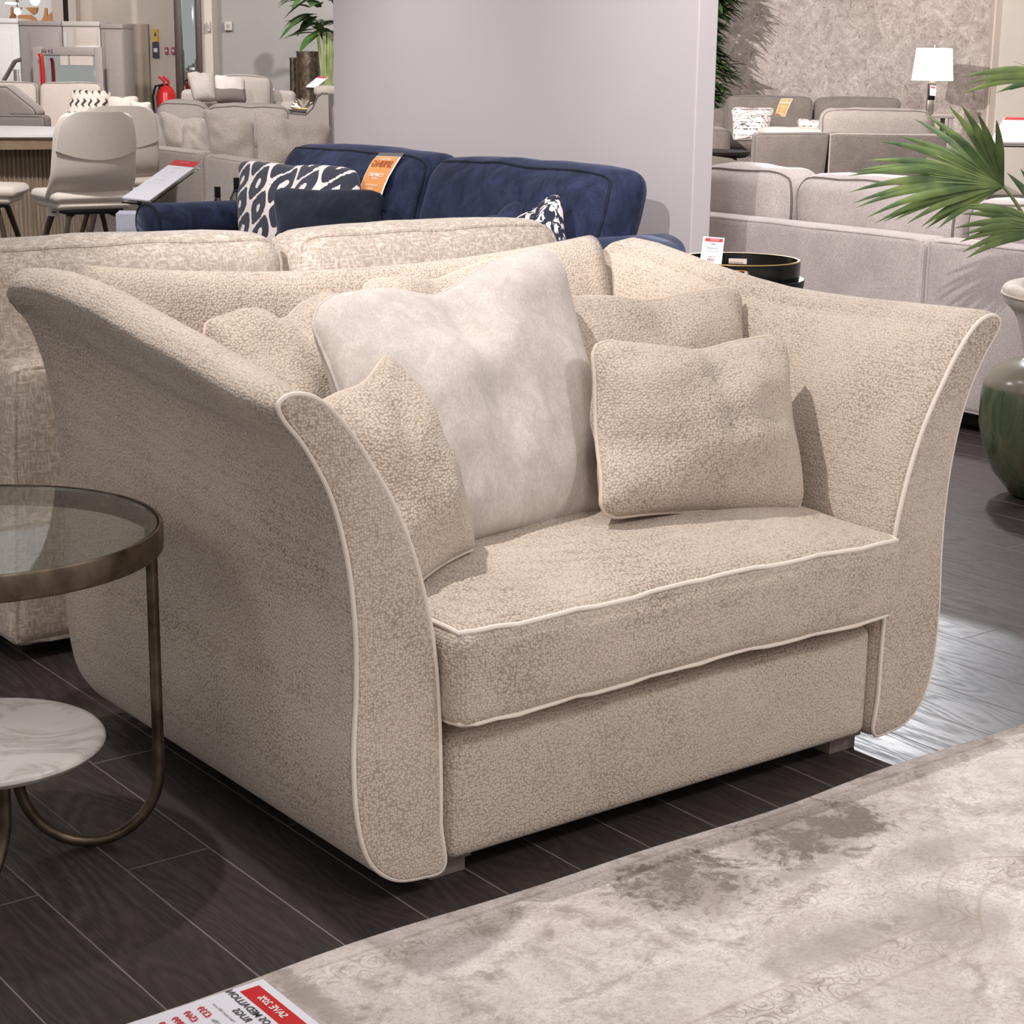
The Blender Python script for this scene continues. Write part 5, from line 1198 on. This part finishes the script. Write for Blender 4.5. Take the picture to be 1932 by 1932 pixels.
def far_wall_things():
    v = 19.2; X = lambda px, py=100: sB(px, py, v)[0]; Z = lambda py, px=300: sB(px, py, v)[2]
    # tall leaning mirror
    t = thing('floor_mirror', 'tall dark wood framed mirror leaning on the far wall, above the armchair', 'mirror', (X(360), v-.15, 0), 0, None, True)
    x0, x1 = X(334, 60), X(384, 60); a, b = X(347, 60), X(373, 60)
    m = MB('B'); m.box((x0, v-.15, .05), (a, v-.10, 2.6)); m.box((b, v-.15, .05), (x1, v-.10, 2.6)); m.box((a, v-.15, 2.5), (b, v-.10, 2.6)); m.box((a, v-.15, .05), (b, v-.10, .15)); m.build('frame', DARKWOOD, t)
    MB('B').box((a, v-.13, .15), (b, v-.12, 2.5), .001).build('mirror_glass', MIRROR, t)
    for (lab, p0, p1, m_) in (('yellow warning sign high on the far cream wall', (288, 54), (298, 79), YELLOW), ('dark blue notice right below the yellow warning sign', (287, 80), (300, 109), BLUES), ('left of two small red fire notices on the far wall', (311, 89), (317, 102), DREDP), ('right of two small red fire notices on the far wall', (323, 89), (330, 102), DREDP)):
        y = 20.56; p = sB(*p0, y); q = sB(*p1, y); t = thing('wall_sign', lab, 'sign', ((p[0]+q[0])/2, y, q[2]), 0, None, True)
        MB('B').box((p[0], y, q[2]), (q[0], y+.03, p[2]), .002).build('sign_plate', m_, t, smooth=False)
        w = q[0]-p[0]; cx, cz = (p[0]+q[0])/2, (p[2]+q[2])/2
        if m_ is YELLOW: MB('B').add([(cx-w*.28, y-.002, cz-.01), (cx+w*.28, y-.002, cz-.01), (cx, y-.002, cz+.05)], [(0, 1, 2)]).build('symbol', INK, t, smooth=False)
        else: MB('B').box((cx-w*.3, y-.002, cz-w*.3), (cx+w*.3, y-.001, cz+w*.3), .0005).build('symbol', PAPER, t, smooth=False)
    # extinguishers
    for i, (px, lab, r, zt) in enumerate(((311, 'red fire extinguisher standing on the floor against the far wall', .075, 150), (319, 'second red fire extinguisher half hidden behind the first', .07, 156))):
        vv = 18.6+.3*i; p = sB(px, 190, vv); t = thing('fire_extinguisher', lab, 'extinguisher', (p[0], vv, .28), 0, 'fire extinguishers', True); H = sB(px, 163, vv)[2]-.28
        MB('L').lathe([(.01, 0), (r, 0), (r, H-.08), (r*.7, H-.03), (r*.3, H), (.01, H)], (0, 0, 0), 24).build('cylinder', REDG, t)
        MB('L').tube([(0, 0, H-.01), (0, 0, H+.05), (-.05, -.02, H+.10)], .014, False, 6).build('handle', REDG, t)
        MB('L').tube([(0, 0, H+.02), (-.09, 0, H), (-.12, 0, H-.1), (-.11, 0, H-.28)], .012, False, 6).build('hose', BLACK, t)
        if i == 0: MB('L').lathe([(r+.001, H*.25), (r+.0015, H*.25), (r+.0015, H*.6), (r+.001, H*.6)], (0, 0, 0), 24, False).build('label_band', DREDP, t)
    st = thing('extinguisher_stand', 'low grey stand carrying the red fire extinguishers', 'stand', (sB(315, 190, 18.75)[0], 18.75, 0), 0, None, True)
    MB('L').box((-.2, -.25, 0), (.2, .30, .275), .004).build('body', CABG, st)
    # wall lamp-like sensor and thermostat
    y = 19.15; 
    for lab, px, py, w, h in (('small grey wall hook on the far column', 394, 50, .03, .1), ('small square grey thermostat on the far wall beside the column', 431, 49, .08, .09)):
        vv = 19.15 if px < 410 else 19.55; p = sB(px, py, vv); t = thing('wall_switch', lab, 'switch', tuple(p), 0, None, True); t.location = tuple(fromB((p[0], vv, p[2])))
        MB('L').box((-w/2, -.02, -h/2), (w/2, .045, h/2), .004).build('cover', CABL, t); MB('L').box((-w/5, -.026, -h/5), (w/5, -.019, h/5), .002).build('button', CABG, t)
    # console table with small card, bronze vases
    vv = 17.9; zt = sB(500, 186, vv)[2]; t = thing('console_table', 'dark-legged console table against the far grey wall, right of the armchair', 'table', (sB(520, 190, vv)[0], vv, 0), 0, None, True)
    x0, x1 = sB(480, 190, vv)[0], sB(552, 190, vv)[0]; MB('B').box((x0, vv-.2, zt-.03), (x1, vv+.2, zt), .003).build('table_top', OAK, t)
    for x in (x0+.03, x1-.12, x1-.03):
        MB('B').box((x-.02, vv-.18, 0), (x+.02, vv-.14, zt-.03), .002).build('leg', DARKWOOD, t)
    p = sB(512, 186, vv); t = thing('price_card', 'small white card standing on the far console table', 'sign', tuple(fromB((p[0], vv-.1, zt))))
    A = sight(506, 168, vv-.1); B_ = sight(517, 168, vv-.1); D = sight(507, 184, vv-.1); MB().quad_slab([A, B_, B_+D-A, D], .003).build('card', PAPER, t, smooth=False); sheet_print(t, A, B_, D, [('bar', .5, .12, .9, .12, INK)], .003)
    for (px0, px1, py, lab) in ((560, 604, 97, 'tall aged bronze cylinder planter beside the leafy plant'), (547, 560, 109, 'narrower bronze cylinder planter, left of the taller one')):
        vv = 18.2 if px0 == 560 else 18.6; a = sB(px0, 150, vv); b = sB(px1, 150, vv); zz = sB(580, py, vv)[2]; t = thing('planter', lab, 'planter', ((a[0]+b[0])/2, vv, 0), 0, None, True); r = (b[0]-a[0])/2
        MB('L').lathe([(.01, .0), (r, 0), (r, zz), (r-.012, zz), (r-.012, zz-.3), (.01, zz-.3)], (0, 0, 0), 40).build('body', BRASSD, t); MB('L').lathe([(r+.001, zz-.02), (r+.004, zz-.02), (r+.004, zz), (r-.014, zz+.002)], (0, 0, 0), 40, False).build('rim', BRASSD, t)
    pt = thing('planter', 'green-brown vase holding the bundle of leafy stems by the partition', 'planter', (c_[0]+.02, 17.6, 0), 0, None, True)
    zz = sB(611, 160, 17.6)[2]; MB('L').lathe([(.01, 0), (.12, 0), (.14, .3), (.10, zz), (.085, zz), (.085, zz-.1), (.01, zz-.1)], (0, 0, 0), 32).build('body', VASEG, pt); MB('L').lathe([(.101, zz-.01), (.108, zz-.005), (.101, zz+.004)], (0, 0, 0), 32, False).build('rim', VASEG, pt)
far_wall_things()
def armchairs():
    v = 16.2; x0 = sB(328, 150, v)[0]; x1 = sB(548, 190, v)[0]
    t = sofa('armchair', 'light grey sloped-arm loveseat chair with dark piping in front of the far mirror', 'chair', ((x0+x1)/2, v, 0), 0, x1-x0, .9, sB(420, 140, v)[2]-.02, .46, .78, .17, 1, MIDG, GREYPIPE, B=True, slope=True, cush=1)
    pillow('cushion', 'grey cushion with one broad cream band, on the far light grey armchair', px4([(404, 141), (462, 147), (466, 194), (406, 194)], [15.95, 15.95, 15.8, 15.8]), .16, STRIPE, None, pin=.04, chop=.03, seed=61, n=14)
    pillow('cushion', 'plain grey piped cushion leaning left of the banded cushion on the far armchair', px4([(352, 137), (405, 138), (412, 190), (366, 190)], [16.1, 16.1, 15.9, 15.9]), .16, MIDG, GREYPIPE, pin=.03, chop=.02, seed=62, n=14, pr=.006)
    # second chair half hidden by the partition
    v = 14.0; x0 = sB(586, 190, v)[0]; t = thing('armchair', 'light grey armchair half hidden by the left edge of the partition', 'chair', (x0+.3, v+.3, 0), 0, None, True)
    pr = [(545, 213), (578, 216), (590, 204), (600, 182), (608, 176), (620, 177), (622, 240), (545, 240)]; P = [sB(a, b, v) for a, b in pr]; P[-1][2] = P[-2][2] = .1
    k = len(P); V = [(p[0], v-.02, p[2]) for p in P]+[(p[0]+.02, v+.16, p[2]) for p in P]
    MB('B').add(V, [tuple(range(k)), tuple(range(2*k-1, k-1, -1))]+[(i, k+i, k+(i+1) % k, (i+1) % k) for i in range(k)]).build('arm', MIDG, t, smooth=False)
    MB('B').tube([(p[0], v-.02, p[2]) for p in P[:6]], .006, False, 6).build('piping', GREYPIPE, t)
    a = sB(607, 165, v+.4); MB('B').soft((a[0]+.15, v+.5, .55), (.5, .8, .75), .08).build('backrest', MIDG, t)
    a = sB(610, 166, v+.3); tag(MB('B').soft((a[0]+.02, v+.45, a[2]-.02), (.20, .3, .07), .03, wob=.004).build('folded_blanket', CREAMF), 'folded cream blanket on the half hidden armchair by the partition', 'blanket')
    t, *_ = lectern('small slanted sign stand above the half hidden armchair by the partition', (600, 145), (619, 146), (577, 164), 17.0, 16.7, [('bar', .5, .08, .95, .16, DREDP), ('txt', .5, .4, .1, 'CHAIR', INK)], .9)
    # silver ornament on a small table
    p = sB(572, 207, 15.9); t = thing('pedestal_table', 'small grey table carrying the silver leaf ornament', 'table', (p[0], 15.9, 0), 0, None, True)
    MB('L').box((-.14, -.14, 0), (.14, .14, p[2]-.03), .004).build('pedestal', CABG, t); MB('L').box((-.17, -.15, p[2]-.03), (.13, .15, p[2]), .004).build('table_top', DARKWOOD, t)
    o = thing('ornament', 'silver gold leaf-shaped ornament glinting left of the half hidden armchair', 'ornament', (p[0], 15.9, p[2]+.001), 0, None, True); random.seed(5)
    for i in range(9):
        m = MB('L'); a = -1.2+.28*i; leaf(m, (0, (i % 3)*.02-.02, .0), (math.sin(a), 0, math.cos(a)*.9), (0, 1, 0), .12, .055, .15, .4); m.build('leaf', SILV, o, angle=None)
    MB('L').box((-.08, -.03, 0), (.08, .03, .012), .003).build('foot', GOLD, o)
armchairs()
def top_left():
    # plywood lettering-like shapes, bright bulbs and strip light at the far end
    v = 22.5; struct('wall_far', MB('B').box((-12, 24, 0), (12, 24.2, 4.2), .004), WHITE)
    shapes = [('orange plywood wedge hanging high at the far left, the largest', [(47, 14), (71, 14), (69, 24), (62, 28)]), ('orange plywood arc panel resting above the grey cabinet', [(34, 28), (57, 28), (66, 34), (70, 40), (34, 40)]),
              ('orange plywood post-shaped piece near the white cabinet', [(20, 13), (23, 13), (24, 21), (28, 22), (28, 36), (16, 36), (20, 28)]), ('orange plywood piece beside the cream pier', [(84, 15), (88, 15), (89, 30), (98, 22), (98, 42), (76, 42), (82, 31)]), ('small orange plywood triangle near the round bulb', [(33, 14), (41, 14), (37, 20)])]
    for i, (lab, pts) in enumerate(shapes):
        P = [sB(a, b, v) for a, b in pts]; k = len(P); V = [(p[0], v, p[2]) for p in P]+[(p[0], v+.05, p[2]) for p in P]
        o = MB('B').add(V, [tuple(range(k)), tuple(range(2*k-1, k-1, -1))]+[(j, k+j, k+(j+1) % k, (j+1) % k) for j in range(k)]).build('plywood_ornament', WOODO, None, smooth=False); tag(o, lab, 'ornament', 'plywood shapes')
    for px, py, r, lab in ((66, 1, .055, 'round glowing bulb at the very top of the far left corner'), (33, 21.5, .04, 'smaller glowing bulb beside the orange plywood shapes')):
        p = sB(px, py, 21.8); t = thing('pendant_light', lab, 'lamp', (p[0], 21.8, p[2]-r), 0, 'pendant bulbs', True)
        MB('L').lathe([(r*math.sin(a)+.0005, r-r*math.cos(a)) for a in np.linspace(0, math.pi, 12)], (0, 0, 0), 20, False).build('bulb', BULB, t); MB('L').tube([(0, 0, 2*r), (0, 0, 2*r+.9)], .006, False, 6).build('cord', BLACKM, t)
    p = sB(14, 6, 22.2); q = sB(30, 6, 22.2); t = thing('ceiling_light', 'bright white strip light at the top left corner', 'lamp', ((p[0]+q[0])/2, 22.2, p[2]), 0, None, True)
    MB('B').box((p[0], 22.1, p[2]-.01), (q[0], 22.3, p[2]+.01), .002).build('diffuser', BULB, t); MB('B').box((p[0]-.01, 22.08, p[2]+.011), (q[0]+.01, 22.32, p[2]+.04), .002).build('housing', CABL, t)
top_left()
